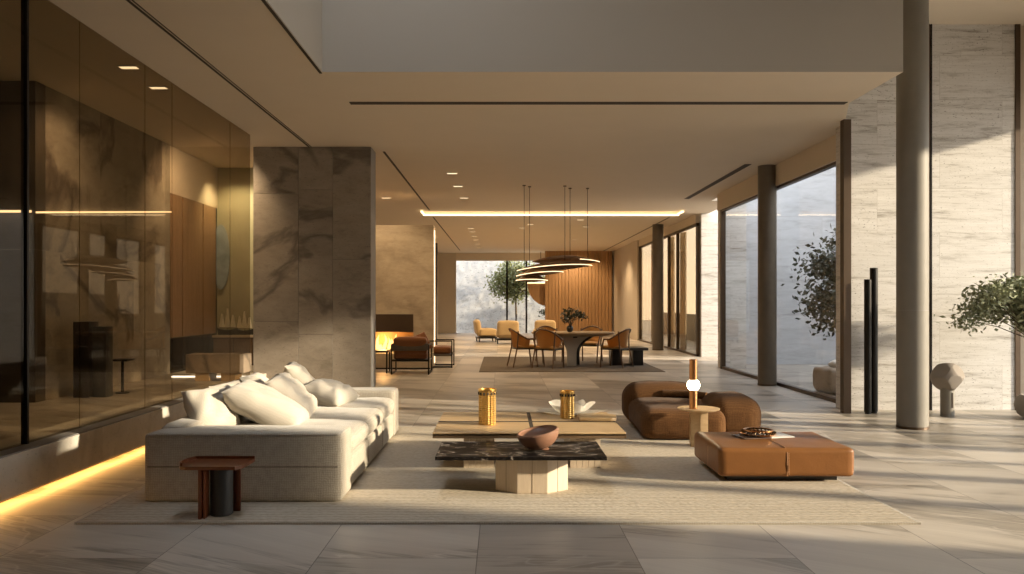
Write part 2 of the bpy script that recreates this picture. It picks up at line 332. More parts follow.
def softbox(sx, sy, sz, r, puff=0.0, n=14, wr=0.0, seed=0, top_only=True):
    """rounded, slightly inflated block centred at origin in xy, base z=0"""
    bm = BM(); bmesh.ops.create_cube(bm, size=2.0)
    bmesh.ops.subdivide_edges(bm, edges=bm.edges[:], cuts=n, use_grid_fill=True)
    hx, hy, hz = sx / 2, sy / 2, sz / 2
    for v in bm.verts:
        u = v.co.copy()
        # spend more grid near the rims
        g = Vector([math.copysign(1 - (1 - abs(c)) ** 1.25, c) for c in u])
        p = Vector((g.x * hx, g.y * hy, g.z * hz))
        q = Vector((max(-hx + r, min(hx - r, p.x)), max(-hy + r, min(hy - r, p.y)), max(-hz + r, min(hz - r, p.z))))
        d = p - q
        if d.length > 1e-9:
            m = max(abs(d.x), abs(d.y), abs(d.z)); d = d.normalized() * m if (abs(d.x) > 0) + (abs(d.y) > 0) + (abs(d.z) > 0) > 1 else d
            if d.length > r: d = d.normalized() * r
        p = q + d
        k = (1 - (p.x / hx) ** 2) * (1 - (p.y / hy) ** 2)
        if puff:
            if p.z > 0: p.z += puff * max(0, k)
            elif not top_only: p.z -= puff * max(0, k)
            kz = max(0, 1 - (p.z / hz) ** 2)
            p.x += 0.35 * puff * (p.x / hx) * kz * max(0, 1 - (p.y / hy) ** 2); p.y += 0.35 * puff * (p.y / hy) * kz * max(0, 1 - (p.x / hx) ** 2)
        if wr:
            p += Vector((0, 0, 1)) * wr * noise.noise(Vector((p.x * 5 + seed, p.y * 5, seed))) + u.normalized() * wr * 0.5 * noise.noise(p * 9 + Vector((seed, 0, 0)))
        v.co = Vector((p.x, p.y, max(0.0005, p.z + hz)))
    return bm
def pillow(w, h, t, seed=0, n=18):
    """pillow lying in XY, thickness in Z, pinched corners"""
    bm = BM(); G = {}
    for s in (1, -1):
        for i in range(n + 1):
            for j in range(n + 1):
                u = -1 + 2 * i / n; v = -1 + 2 * j / n
                edge = i in (0, n) or j in (0, n)
                if edge and s == -1: G[(s, i, j)] = G[(1, i, j)]; continue
                pinch = 1 - 0.035 * (1 - (u * u)) * (v * v) - 0.0
                pinch2 = 1 - 0.035 * (1 - (v * v)) * (u * u)
                z = s * t / 2 * (max(0, 1 - u ** 4) ** 0.55) * (max(0, 1 - v ** 4) ** 0.55)
                q = Vector((u * w / 2 * pinch2, v * h / 2 * pinch, z))
                wv = 0.07 * t * noise.noise(Vector((u * 2.2 + seed * 3.1, v * 2.2, s * 1.7 + seed)))
                cr = 0.04 * t * math.sin(9 * (u * math.cos(seed) + v * math.sin(seed)) + 3 * noise.noise(Vector((u * 2, v * 2, seed))))
                q.z += (wv + cr) * (0 if edge else 1)
                G[(s, i, j)] = bm.verts.new(q)
    for s in (1, -1):
        for i in range(n):
            for j in range(n):
                f = [G[(s, i, j)], G[(s, i + 1, j)], G[(s, i + 1, j + 1)], G[(s, i, j + 1)]]
                bm.faces.new(f if s == 1 else f[::-1])
    return bm

def obj(name, bm, mat, parent=None, smooth=False, loc=None, rot=None, ang=40):
    me = bpy.data.meshes.new(name)
    bmesh.ops.recalc_face_normals(bm, faces=bm.faces[:])
    if smooth:
        for f in bm.faces: f.smooth = True
        for e in bm.edges:
            if len(e.link_faces) == 2 and e.calc_face_angle(0) > math.radians(ang): e.smooth = False
    bm.to_mesh(me); bm.free()
    ms = mat if isinstance(mat, (list, tuple)) else [mat]
    for x in ms: me.materials.append(MATS[x])
    o = bpy.data.objects.new(name, me); COL.objects.link(o)
    if parent: o.parent = parent
    if loc: o.location = loc
    if rot: o.rotation_euler = rot
    return o
def tag(o, label, cat, group=None, kind=None):
    o['label'] = label; o['category'] = cat
    if group: o['group'] = group
    if kind: o['kind'] = kind
    return o
def thing(name, label, cat, loc=(0, 0, 0), rz=0, group=None):
    o = bpy.data.objects.new(name, None); COL.objects.link(o); o.location = loc; o.rotation_euler = (0, 0, rz)
    return tag(o, label, cat, group)
def struct(name, bm, mat, label=None, parent=None, smooth=False):
    o = obj(name, bm, mat, parent, smooth)
    if not parent: o['kind'] = 'structure'; o['label'] = label or name.replace('_', ' '); o['category'] = name.split('_')[0]
    return o
def kids(o): return [c for c in bpy.data.objects if c.parent == o]
def dup(o, loc, rz, label=None, parent=None):
    c = o.copy(); COL.objects.link(c); c.parent = parent
    if parent is None: c.location = loc; c.rotation_euler = (0, 0, rz)
    if label: c['label'] = label
    for k in kids(o): dup(k, None, None, None, c)
    return c
def sbox(name, x0, x1, y0, y1, z0, z1, mat, label=None, parent=None, w=0):
    bm = BM(); box(bm, x0, x1, y0, y1, z0, z1)
    if w: bevel(bm, w)
    return struct(name, bm, mat, label, parent)

# ------------------------------------------------------------------ shell
XG = -3.75       # bronze glass line
PZ = 0.38        # raised platform behind it
sbox('floor', -9, 8.0, -4.2, 40.1, -0.2, 0.0, 'floor', 'large sandstone floor tiles with flowing veins')
sbox('ground', -40, 60, -40, 80, -0.4, -0.21, 'paving', 'pale paving outside')
def lshape():
    bm = BM()
    T = H + 0.35
    box(bm, -9, -1.95, -4.2, 40.4, H, T)                 # left of skylight
    box(bm, -1.95, 4.34, 8.66, 40.4, H, T)               # beyond skylight
    box(bm, -1.95, 4.34, -4.2, 1.5, H, T)                # behind the camera
    prism(bm, [(4.34, 10.0), (4.795, 11.2), (4.795, 11.501), (5.12, 11.501), (5.12, 19.6), (4.34, 19.6)], H, T)
    box(bm, 4.34, 5.75, 19.6, 40.4, H, T)
    return bm
struct('ceiling', lshape(), 'plaster', 'smooth beige plaster ceiling')
bm = BM(); box(bm, 4.34, 8.6, -4.2, 11.5, 5.4, 5.7); struct('ceiling_raised', bm, 'plaster', 'raised beige ceiling beside the right window wall')
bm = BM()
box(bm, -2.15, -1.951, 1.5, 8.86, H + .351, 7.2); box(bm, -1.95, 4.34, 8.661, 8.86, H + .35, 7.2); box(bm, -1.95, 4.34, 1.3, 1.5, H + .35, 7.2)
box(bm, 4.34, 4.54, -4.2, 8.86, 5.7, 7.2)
box(bm, -0.45, 4.54, 1.3, 8.86, 7.2, 7.4); struct('wall_skylight', bm, 'plaster_white', 'white walls of the deep skylight well, with an unseen cover added to narrow its light')  # top slab is an unseen cover, added to dim the well
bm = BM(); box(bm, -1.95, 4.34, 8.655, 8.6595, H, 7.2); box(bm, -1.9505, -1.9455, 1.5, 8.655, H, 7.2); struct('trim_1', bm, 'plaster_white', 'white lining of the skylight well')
sbox('wall_bulkhead', 4.95, 5.12, 11.5, 18.4, 3.62, H, 'plaster', 'beige bulkhead over the garden glazing')
sbox('wall_behind', -9, 8.6, -4.4, -4.2, -0.2, 5.7, 'plaster_wall', 'plaster wall behind the viewer')
bm = BM(); prism(bm, [(4.20, 8.87), (4.33, 8.87), (4.33, 10.0), (4.74, 11.2), (4.60, 11.2), (4.20, 10.05)], H + .352, 5.6); struct('wall_soffit', bm, 'plaster', 'upstand above the ceiling edge')

# travertine walls at the right
sbox('wall_travertine', 4.80, 7.18, 11.2, 11.5, 0, 5.4, 'travertine', 'layered pale travertine wall, sunlit at its right')
sbox('wall_travertine_end', 7.25, 9.2, 11.25, 11.5, 0, 6.5, 'plaster_wall', 'wall beyond the dark frame')
sbox('trim_2', 5.995, 6.015, 11.185, 11.2, 0, 5.4, 'black_metal', 'thin black upright trim on the travertine wall')
sbox('trim_3', 5.95, 5.99, 11.19, 11.2, 0, 5.4, 'bronze_frame', 'thin bronze upright trim on the travertine wall')
sbox('trim_4', 7.18, 7.25, 11.185, 11.5, 0, 5.4, 'bronze_frame', 'dark upright frame at the end of the travertine wall')
# courtyard behind the garden glass
sbox('wall_courtyard', 5.62, 9.2, 19.5, 19.8, -0.2, 6.5, 'travertine_pale', 'pale grey stone wall of the garden court')
sbox('wall_court_sunblock', 9.0, 9.2, 11.5, 19.5, -0.2, 5.4, 'travertine_side', 'unseen side wall of the garden court, added to block the sun')  # out of view, put in to keep direct sun off the court
sbox('floor_court', 5.12, 9.0, 11.5, 19.5, -0.2, -0.01, 'paving', 'pale floor of the garden court')
# right window wall (mostly outside the frame)
w = bpy.data.objects.new('window_1', None); COL.objects.link(w); tag(w, 'tall glazed wall along the right side, with solid strips added to block the sun', 'window', kind='structure')
bm = BM()
for y0, y1 in ((-4.2, 3.45), (4.55, 4.75), (5.6, 5.8), (6.5, 6.58), (7.25, 7.5), (8.3, 8.4), (9.2, 9.28), (10.2, 10.26), (11.0, 11.2)):  # wide first strip and unseen uprights laid out to block and stripe the sun
    box(bm, 8.0, 8.15, y0, y1, 0, 4.3)
obj('mullion', bm, 'bronze_frame', w)
bm = BM(); box(bm, 8.0, 8.6, -4.2, 11.2, 4.3, 5.4); obj('header', bm, 'plaster_wall', w)
bm = BM(); box(bm, 8.06, 8.075, -3.2, 11.0, 0, 4.3); obj('pane', bm, 'glass_clear', w)
# garden glass and post
w = bpy.data.objects.new('window_2', None); COL.objects.link(w); tag(w, 'large garden glazing between the bronze post and the stone pier', 'window', kind='structure')
bm = BM(); box(bm, 5.04, 5.055, 11.5, 18.3, 0.05, 3.62); obj('pane', bm, 'glass_clear', w)
bm = BM(); box(bm, 5.0, 5.09, 11.5, 18.3, 0, 0.06); obj('bottom_rail', bm, 'bronze', w)
bm = BM(); box(bm, 4.99, 5.09, 11.5, 18.3, 3.58, 3.64); obj('top_rail', bm, 'bronze_frame', w)
bm = BM(); box(bm, 4.99, 5.09, 18.2, 18.3, 0, 3.62); obj('jamb', bm, 'bronze_frame', w)
bm = BM(); box(bm, 4.65, 4.75, 10.88, 11.0, 0, H); t = obj('door_1', bm, 'bronze_frame'); t['kind'] = 'structure'; t['label'] = 'tall bronze post at the end of the garden glazing'; t['category'] = 'door'

# far part, right side
sbox('wall_pier', 5.1, 5.62, 18.4, 18.9, 0, H, 'travertine', 'slim stone pier at the end of the garden glazing', w=0.004)
sbox('wall_sunlit', 5.56, 9.0, 22.3, 22.55, 0, 6.0, 'travertine', 'sunlit travertine wall beyond the pier')
sbox('wall_right', 5.4, 5.6, 31.9, 40.4, 0, H, 'plaster_wall', 'plain beige wall beside the far windows')
sbox('wall_window_head', 5.455, 5.6, 22.56, 31.9, 3.75, H, 'plaster', 'beige head above the far windows')
w = bpy.data.objects.new('window_3', None); COL.objects.link(w); tag(w, 'far right window wall of tall bronze framed panes', 'window', kind='structure')
for y0, y1 in ((22.45, 25.0), (25.0, 26.3), (26.3, 28.7), (28.7, 31.9)):
    bm = BM(); box(bm, 5.50, 5.51, y0, y1, 0.05, 3.75); obj('pane', bm, 'glass_brown', w)
bm = BM()
for y in (22.45, 25.0, 26.3, 28.7, 31.8): box(bm, 5.46, 5.55, y, y + 0.1, 0, 3.75)
box(bm, 5.46, 5.55, 22.45, 31.9, 0, 0.06); box(bm, 5.46, 5.55, 22.45, 31.9, 3.68, 3.75); obj('window_frame', bm, 'bronze', w)
sbox('wall_terrace', 7.6, 7.8, 22.55, 40, -0.2, 1.05, 'dark_stone', 'low dark wall outside the far windows')
sbox('wall_terrace_far', 14, 14.3, 22.55, 45, -0.2, 2.0, 'hill_wall', 'garden wall outside the far windows')
def curtain(y0, y1, label):
    bm = BM(); n = int((y1 - y0) / 0.03); top = []; bot = []
    for i in range(n + 1):
        y = y0 + (y1 - y0) * i / n; x = 5.70 + 0.045 * math.sin(i * 0.9) + 0.02 * math.sin(i * 0.37)
        top.append(bm.verts.new((x, y, 3.72))); bot.append(bm.verts.new((x, y, 0.03)))
    for i in range(n): bm.faces.new((top[i], top[i + 1], bot[i + 1], bot[i]))
    bmesh.ops.solidify(bm, geom=bm.faces[:], thickness=0.006)
    tag(obj('curtain', bm, 'curtain', smooth=True), label, 'curtain', 'curtains at the far windows')
curtain(29.3, 30.3, 'beige full-height curtain at the farthest window, left of the slim bronze column')
curtain(26.6, 27.3, 'narrow beige curtain just right of the slim bronze column')
curtain(24.9, 25.6, 'narrow beige curtain at the middle of the nearest far window')

# back
sbox('wall_back', -4.6, -2.3, 40.0, 40.3, 0, H, 'plaster_wall', 'brown-grey back wall left of the rock court')
sbox('wall_back_head', -2.3, 5.4, 40.0, 40.3, 3.62, H, 'plaster', 'beige head above the back glazing')
sbox('wall_back_right', 4.9, 5.4, 39.0, 40.3, 0, H, 'plaster_wall', 'end of the back wall')
w = bpy.data.objects.new('window_4', None); COL.objects.link(w); tag(w, 'back glazing onto the rock-walled court with slim black mullions', 'window', kind='structure')
for x0, x1 in ((-2.3, 0.25), (0.25, 1.22), (1.22, 2.1)):
    bm = BM(); box(bm, x0, x1, 40.05, 40.06, 0.03, 3.62); obj('pane', bm, 'glass_clear', w)
for x in (0.25, 1.22):
    bm = BM(); box(bm, x - 0.045, x + 0.045, 40.0, 40.12, 0, 3.62); obj('mullion', bm, 'black_metal', w)
def rockwall():
    bm = BM(); nx, nz = 120, 60; V = {}
    for i in range(nx + 1):
        for j in range(nz + 1):
            x = -4.2 + 8.4 * i / nx; z = -0.2 + 6.0 * j / nz
            d = noise.noise(Vector((x * 3.5, z * 3.5, 0))) * 0.03 + abs(noise.noise(Vector((x * 8, z * 8, 4)))) * 0.03
            V[i, j] = bm.verts.new((x, 44.0 + d, z))
    for i in range(nx):
        for j in range(nz): bm.faces.new((V[i, j], V[i + 1, j], V[i + 1, j + 1], V[i, j + 1]))
    box(bm, -4.2, 4.2, 44.2, 44.6, -0.2, 5.8)
    return bm
struct('wall_rock', rockwall(), 'courtyard_rock', 'rough grey rock wall of the back court', smooth=True)
def woodwall():
    bm = BM(); x = 2.08
    while x < 5.22:
        wd = 0.16
        box(bm, x + 0.009, x + wd - 0.009, 38.5, 38.6, 0, H); x += wd
    box(bm, 2.08, 5.3, 38.6, 38.8, 0, H)
    return bm
struct('wall_wood', woodwall(), 'wall_wood', 'oak panelled wall of narrow upright boards')
# left side and bay
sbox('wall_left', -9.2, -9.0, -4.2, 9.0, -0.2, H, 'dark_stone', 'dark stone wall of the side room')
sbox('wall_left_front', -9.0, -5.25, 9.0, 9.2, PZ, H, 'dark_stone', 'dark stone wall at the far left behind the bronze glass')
sbox('wall_left_stone', -5.45, -5.25, 9.2, 12.65, PZ, H, 'brown_stone_side', 'brown veined stone wall behind the bronze glass')
sbox('wall_left_head', -5.45, -5.26, 12.65, 14.8, 3.25, H, 'plaster', 'plaster above the wooden wardrobe doors')
sbox('wall_niche', -5.45, -4.2, 14.8, 15.0, PZ, H, 'niche_wall', 'pale lit wall behind the ship models')
sbox('wall_bay', -4.4, -4.2, 15.0, 40.0, 0, H, 'plaster_wall', 'wall of the fireplace bay')
sbox('floor_platform', -9.0, XG - 0.02, -4.2, 14.8, 0, PZ - 0.002, 'floor', 'raised stone floor behind the bronze glass')
# curb
bm = BM(); box(bm, XG - 0.35, -3.60, -4.2, 11.9, 0.07, PZ); bevel(bm, 0.006, 1); struct('trim_5', bm, 'curb_concrete', 'raised stone curb under the bronze glass')
bm = BM(); box(bm, XG - 0.3, -3.76, -4.2, 11.9, 0.0, 0.07); struct('trim_6', bm, 'dark_slot', 'recessed foot of the stone curb')
bm = BM(); box(bm, -3.72, -3.69, -4.2, 11.8, 0.045, 0.069); tag(obj('led_strip', bm, 'led_orange'), 'orange light strip glowing under the stone curb at left', 'light')
bm = BM(); box(bm, XG - 0.06, -3.61, -4.2, 11.9, PZ, PZ + 0.012); struct('trim_7', bm, 'sill_grey', 'flat grey metal sill on the curb')
w = bpy.data.objects.new('window_5', None); COL.objects.link(w); tag(w, 'bronze-tinted glass wall of the side room', 'window', kind='structure')
ys = [0.6, 3.4, 6.3, 7.1, 8.4, 9.09, 11.03, 11.9]
for a, b in zip(ys, ys[1:]):
    bm = BM(); box(bm, XG - 0.006, XG + 0.006, a + 0.006, b - 0.006, PZ + 0.012, H); obj('pane', bm, 'glass_bronze', w)
bm = BM(); box(bm, XG - 0.03, XG + 0.02, 6.285, 6.31, PZ + .012, H); box(bm, XG - 0.03, XG + 0.02, 3.37, 3.42, PZ + .012, H); obj('mullion', bm, 'black_metal', w)
# stone pillar of veined panels
pl = bpy.data.objects.new('wall_pillar', None); COL.objects.link(pl); tag(pl, 'massive brown veined stone pillar left of centre', 'pillar', kind='structure')
bm = BM(); box(bm, -3.96, -2.12, 12.83, 13.28, 0, H); obj('core', bm, 'dark_slot', pl)
cols = [(-3.98, -3.26, (0, 1.2, 3.25, H)), (-3.255, -2.71, (0, 1.0, 3.32, H)), (-2.705, -2.10, (0, 2.2, H))]
for x0, x1, zs in cols:
    for z0, z1 in zip(zs, zs[1:]):
        bm = BM(); box(bm, x0, x1, 12.8, 12.84, z0 + 0.003, z1 - 0.002); bevel(bm, 0.002, 1); obj('stone_panel', bm, 'brown_stone', pl)
bm = BM(); box(bm, -2.125, -2.10, 12.842, 13.3, 0, H); obj('side_panel', bm, 'sill_grey', pl)

# ceiling slots
def slot(n, x0, x1, y0, y1, label):
    sbox('trim_%d' % n, x0, x1, y0, y1, H - 0.006, H + 0.01, 'dark_slot', label)
slot(10, -3.10, -3.075, 2, 12.8, 'thin dark ceiling slot left of the stone pillar'); slot(11, -3.055, -3.045, 2, 12.8, 'hairline beside the left ceiling slot')
slot(12, -1.97, -1.93, 13.2, 21.5, 'dark ceiling slot beside the pillar'); slot(13, -2.02, -1.98, 22.6, 38, 'dark ceiling slot of the far ceiling')
slot(14, 4.37, 4.49, 14.4, 19.2, 'wide dark air slot near the round column'); slot(15, 4.86, 4.90, 23, 38.5, 'thin far ceiling slot at the right')
slot(16, -1.9, 4.30, 9.94, 10.06, 'long dark ceiling slot across the room'); slot(17, -1.985, -1.955, 1.5, 8.7, 'dark edge slot of the skylight')
# cove light
cv = thing('cove_light', 'long warm light bar crossing the ceiling above the dining area', 'light', (0, 0, 0))
bm = BM(); box(bm, -2.17, 4.87, 22.0, 22.35, H - 0.10, H); obj('housing', bm, 'plaster', cv)
bm = BM(); box(bm, -2.15, 4.85, 21.93, 21.99, H - 0.10, H - 0.065); obj('light_strip', bm, 'led_warm', cv)
for x in (-2.18, 4.82):
    bm = BM(); box(bm, x, x + .05, 21.4, 21.99, H - 0.07, H - 0.03); obj('end_strip', bm, 'led_soft', cv)
# left room: glowing bars standing in for the ceiling bar's mirror image
sl = thing('light_bar_reflection', 'thin glowing line imitating the ceiling light bar mirrored in the bronze glass', 'light')
bm = BM(); bar(bm, (-6.0, 8.9, 2.52), (-5.24, 8.9, 2.52), 0.025); obj('light_strip', bm, 'led_soft', sl)
bm = BM(); bar(bm, (-5.235, 9.0, 2.52), (-5.235, 12.65, 2.94), 0.02); obj('light_strip', bm, 'led_soft', sl)

# ------------------------------------------------------------------ downlights
def downlight(w, d):
    t = thing('downlight', 'x', 'downlight', (0, 0, 0), 0, 'recessed ceiling downlights')
    bm = BM(); box(bm, -w / 2 - .015, w / 2 + .015, -d / 2 - .015, -d / 2, -0.012, 0); box(bm, -w / 2 - .015, w / 2 + .015, d / 2, d / 2 + .015, -0.012, 0)
    box(bm, -w / 2 - .015, -w / 2, -d / 2, d / 2, -0.012, 0); box(bm, w / 2, w / 2 + .015, -d / 2, d / 2, -0.012, 0); obj('trim_frame', bm, 'plaster', t)
    bm = BM(); box(bm, -w / 2, w / 2, -d / 2, d / 2, -0.006, -0.001); obj('lens', bm, 'downlight_lens', t)
    return t
DL = [(-.96, 15.4, 'nearest rectangular downlight in the row of three right of the pillar'), (-.94, 17.1, 'middle rectangular downlight in the row of three right of the pillar'),
      (-.90, 19.0, 'farthest rectangular downlight in the row of three, just before the light bar'),
      (-1.04, 26.7, 'nearest downlight in the left row beyond the light bar'), (-1.04, 28.0, 'second downlight in the left row beyond the light bar'),
      (-1.04, 29.9, 'third downlight in the left row beyond the light bar'), (-1.04, 31.6, 'fourth downlight in the left row beyond the light bar'),
      (-1.04, 33.7, 'fifth downlight in the left row beyond the light bar'), (-1.04, 36.0, 'last downlight in the left row beyond the light bar'),
      (0.67, 26.6, 'nearer downlight of the pair behind the left pendant cord'), (0.9, 25.4, 'downlight just beyond the light bar beside the left pendant cord'),
      (2.35, 24.0, 'downlight close beyond the light bar behind the right pendant cord'), (2.75, 26.2, 'second downlight behind the right pendant cord'), (2.85, 31.5, 'farthest downlight above the oak wall'),
      (-2.75, 19.0, 'downlight over the fireplace bay'), (-2.55, 30.5, 'downlight far back above the dark passage'),
      (-3.95, 8.47, 'nearer small downlight just behind the bronze glass'), (-3.98, 9.27, 'farther small downlight just behind the bronze glass')]
d0 = None
for i, (x, y, lab) in enumerate(DL):
    if d0 is None: d0 = downlight(0.19, 0.10); d0.location = (x, y, H); d0['label'] = lab
    else: dup(d0, (x, y, H), 0, lab)
def spot(x, y, z, e, ang=110, tgt=None, col=(1, 0.72, 0.43), r=0.04):
    L = bpy.data.lights.new('downlight_or_fill', 'SPOT'); L.energy = e; L.color = col; L.spot_size = math.radians(ang); L.spot_blend = 0.8; L.shadow_soft_size = r
    o = bpy.data.objects.new('downlight_or_fill', L); COL.objects.link(o); o.location = (x, y, z)
    if tgt: o.rotation_euler = (Vector(tgt) - Vector((x, y, z))).to_track_quat('-Z', 'Y').to_euler()
WARM = 1.0
for x, y, _ in DL[:16]: spot(x, y, H - 0.03, 90 * WARM, 140)
for x, y, _ in DL[16:]: spot(x - .5, y, H - 0.03, 45 * WARM, 130, (x - 1.3, y + .3, 1.5))
spot(-4.3, 12.0, H - 0.03, 130, 120, (-5.2, 13.4, 2.0)); spot(-4.8, 14.2, H - 0.05, 110, 110, (-4.9, 14.8, 1.6), (1, .85, .5))  # first spot has no fixture, added to brighten the wardrobe
spot(3.4, 36.8, H - 0.05, 260, 100, (3.7, 38.6, 1.6)); spot(-3.0, 17.0, H - 0.05, 110, 110, (-2.8, 18.4, 1.8))
spot(3.0, 30, H - .05, 320, 140); spot(1.5, 20.5, H - .05, 160, 140); spot(4.2, 34, H - .05, 240, 130); spot(0, 35, H - .05, 260, 140)  # fill spots without fixtures, added to warm and brighten the rear

# ------------------------------------------------------------------ columns
def column(name, x, y, r, z1, mat, label):
    t = thing(name, label, 'column', (x, y, 0))
    bm = BM(); cyl(bm, r, 0, z1, seg=64); obj('shaft', bm, mat, t, True)
    bm = BM(); lathe(bm, [(r + 0.003, 0), (r + 0.003, 0.03), (r, 0.03)], 64, cap=False); obj('foot_ring', bm, 'bronze_frame', t, True)
    return t
c = column('round_column', 4.935, 9.62, 0.176, 5.4, 'column_grey', 'tall grey concrete column in the right foreground, running up past the ceiling')
bm = BM(); lathe(bm, [(0.1765, 1.41), (0.1765, 1.415)], 64, cap=False); obj('joint_line', bm, 'sill_grey', c, True)
column('round_column', 4.84, 14.6, 0.165, H, 'column_bronze', 'dark bronze round column in front of the garden glazing')
column('round_column', 4.97, 25.5, 0.175, H, 'column_bronze', 'slim far bronze column before the curtained windows')

# ------------------------------------------------------------------ rugs
bm = rbox(-2.88, 2.82, 5.43, 9.6, 0.0, 0.016, 0.005, 1)
rg = tag(obj('area_rug', bm, 'rug_cream'), 'large cream woven rug under the sofa and coffee tables', 'rug')
bm = BM(); box(bm, -2.885, 2.825, 5.415, 5.43, 0, 0.015); box(bm, -2.885, 2.825, 9.6, 9.615, 0, 0.015); box(bm, 2.82, 2.835, 5.415, 9.615, 0, 0.015); box(bm, -2.895, -2.88, 5.415, 9.615, 0, .015)
obj('binding', bm, 'sofa_linen', rg)
bm = rbox(-0.5, 3.55, 17.35, 22.2, 0, 0.014, 0.004, 1); tag(obj('area_rug', bm, 'rug_dark'), 'dark brown flat rug under the dining table', 'rug')

# ------------------------------------------------------------------ sofa
RZ = 0.016
sofa = thing('sofa', 'long deep pale linen sofa on the left of the rug', 'sofa', (-1.93, 7.59, RZ))
def part(name, bm, mat, parent, loc=None, rot=None, smooth=True): return obj(name, bm, mat, parent, smooth, loc, rot)
W = 1.475; L0 = 3.28
for nm, yc in (('armrest', -L0 / 2 + 0.21), ('armrest', L0 / 2 - 0.17)):
    th = 0.42 if yc < 0 else 0.34
    part(nm, softbox(W, th, 0.515, 0.035, 0.004, 16, 0.004, yc), 'sofa_linen', sofa, (0, yc, 0))
bm = BM(); tube(bm, [(-W / 2 + .03, -L0 / 2 - 0.002, .505), (W / 2 - .03, -L0 / 2 - 0.002, .505)], 0.005); part('piping', bm, 'sofa_linen', sofa)
bm = BM(); tube(bm, [(-W / 2 + .03, -L0 / 2 + .001, .265), (W / 2 - .03, -L0 / 2 + 0.001, .265)], 0.004); part('piping', bm, 'dark_weave', sofa)
inner = L0 - 0.42 - 0.34; y0 = -L0 / 2 + 0.42
part('base', rboxbm := softbox(W - 0.06, inner, 0.10, 0.02), 'sofa_linen', sofa, (-0.01, y0 + inner / 2, 0.0))
for k in range(3):
    yy = y0 + inner * (k + .5) / 3
    part('base_section', softbox(W - 0.02, inner / 3 - 0.006, 0.275, 0.045, 0.012, 14, 0.006, k), 'sofa_linen', sofa, (0.0, yy, 0.0))
    part('seat_cushion', softbox(W - 0.10, inner / 3 - 0.004, 0.165, 0.065, 0.035, 16, 0.012, k + 5), 'sofa_linen', sofa, (0.05, yy, 0.272))
part('backrest', softbox(0.26, inner + .4, 0.50, 0.06, 0.01, 14, 0.006, 3), 'sofa_linen', sofa, (-W / 2 + .13, y0 + inner / 2 + 0.02, 0.04))
def pil(px_label, x, y, z, w, h, t, rot, seed, mat='pillow_linen'):
    o = obj('throw_pillow', pillow(w, h, t, seed), mat, None, True, (x, y, z), rot, 70)
    return tag(o, px_label, 'pillow', 'pillows on the sofa')
# pillows (plane XY -> tilted)
D = math.radians
pil('squarish pale pillow nearest the front armrest, at the left of the sofa', -2.42, 6.68, 0.605, 0.40, 0.44, 0.22, (0, D(58), D(-38)), 1)
pil('large creased pale pillow leaning left behind the front armrest', -2.02, 6.90, 0.60, 0.72, 0.56, 0.26, (0, D(27), D(4)), 2)
pil('upright pillow with a bright right edge, in the middle of the sofa', -1.97, 7.50, 0.615, 0.54, 0.60, 0.24, (D(3), D(44), D(8)), 3)
pil('low rounded pillow at the back, second from the left armrest', -2.42, 7.22, 0.585, 0.44, 0.56, 0.22, (0, D(60), D(-4)), 4)
pil('back pillow behind the upright one, third along the backrest', -2.38, 7.88, 0.60, 0.46, 0.60, 0.22, (0, D(58), D(3)), 5)
pil('tallest pillow at the far end of the backrest', -2.10, 8.52, 0.645, 0.56, 0.56, 0.20, (0, D(48), D(10)), 6)
pil('small lens-shaped pillow lying at the far armrest', -1.80, 8.30, 0.56, 0.50, 0.44, 0.23, (D(6), D(14), D(-20)), 7)

# ------------------------------------------------------------------ side table (front left)
st = thing('side_table', 'small dark red wooden side table in front of the sofa', 'table', (-2.0, 5.60, RZ))
def stop():
    bm = BM(); pts = [(-.235, -.06), (-.20, -.135), (-.16, -.15), (.18, -.15), (.215, -.09), (.225, .15), (-.20, .15), (-.235, .07)]
    prism(bm, pts, .345, .368)
    prism(bm, [(-.235, .07), (-.235, -.06), (-.205, -.125), (-.19, -.12), (-.22, -.055), (-.22, .06), (-.19, .14), (-.20, .15)], .368, .386)
    box(bm, -.20, .225, .138, .15, .368, .386)
    return bm
part('tabletop', stop(), 'red_wood', st, None, None, False)
for x0, x1, y0_, y1_ in ((-.085, -.06, -.12, -.02), (.075, .135, .10, .125)):
    bm = rbox(x0, x1, y0_, y1_, 0, .347, .006); part('leg', bm, 'red_wood_leg', st)
bm = rbox(-.052, -.04, -.11, -.02, 0, .347, .004); part('leg', bm, 'red_wood_leg', st)
bm = BM(); cyl(bm, .078, 0.0, .346, .03, .02, 40, .006); p_ = part('drum', bm, 'leather_black', st); p_['label'] = 'black leather drum'
bm = BM()
for k in range(26): bar(bm, (.082, -.036, .02 + k * .0125), (.082, -.032, .026 + k * .0125), .003)
part('stitching', bm, 'stitch', p_, smooth=False)

# ------------------------------------------------------------------ coffee tables
mt = thing('coffee_table', 'low coffee table with a black marble top on a pale faceted base', 'table', (0.145, 6.43, RZ))
bm = BM(); box(bm, -.655, .655, -.34, .34, .285, .313); bevel(bm, .003, 1); part('marble_top', bm, 'black_marble', mt, None, None, False)
bm = BM(); R = .31
pts = [(R * math.cos(a), .72 * R * math.sin(a)) for a in [2 * PI * (k + .5) / 8 for k in range(8)]]
prism(bm, pts, 0, .285); bevel(bm, .004, 1); part('faceted_base', bm, 'oak_pale', mt, (.09, -.0, 0), None, False)
for k, (p, q) in enumerate(zip(pts, pts[1:] + pts[:1])):
    bm = BM(); m_ = ((p[0] + q[0]) / 2, (p[1] + q[1]) / 2); bar(bm, (m_[0] * 1.001, m_[1] * 1.001, .0), (m_[0] * 1.001, m_[1] * 1.001, .283), .003)
    part('groove', bm, 'oak_dark_edge', mt, (.09, 0, 0), None, False)
wt = thing('coffee_table', 'large square wooden coffee table of four panels behind the marble one', 'table', (0.235, 7.55, RZ))
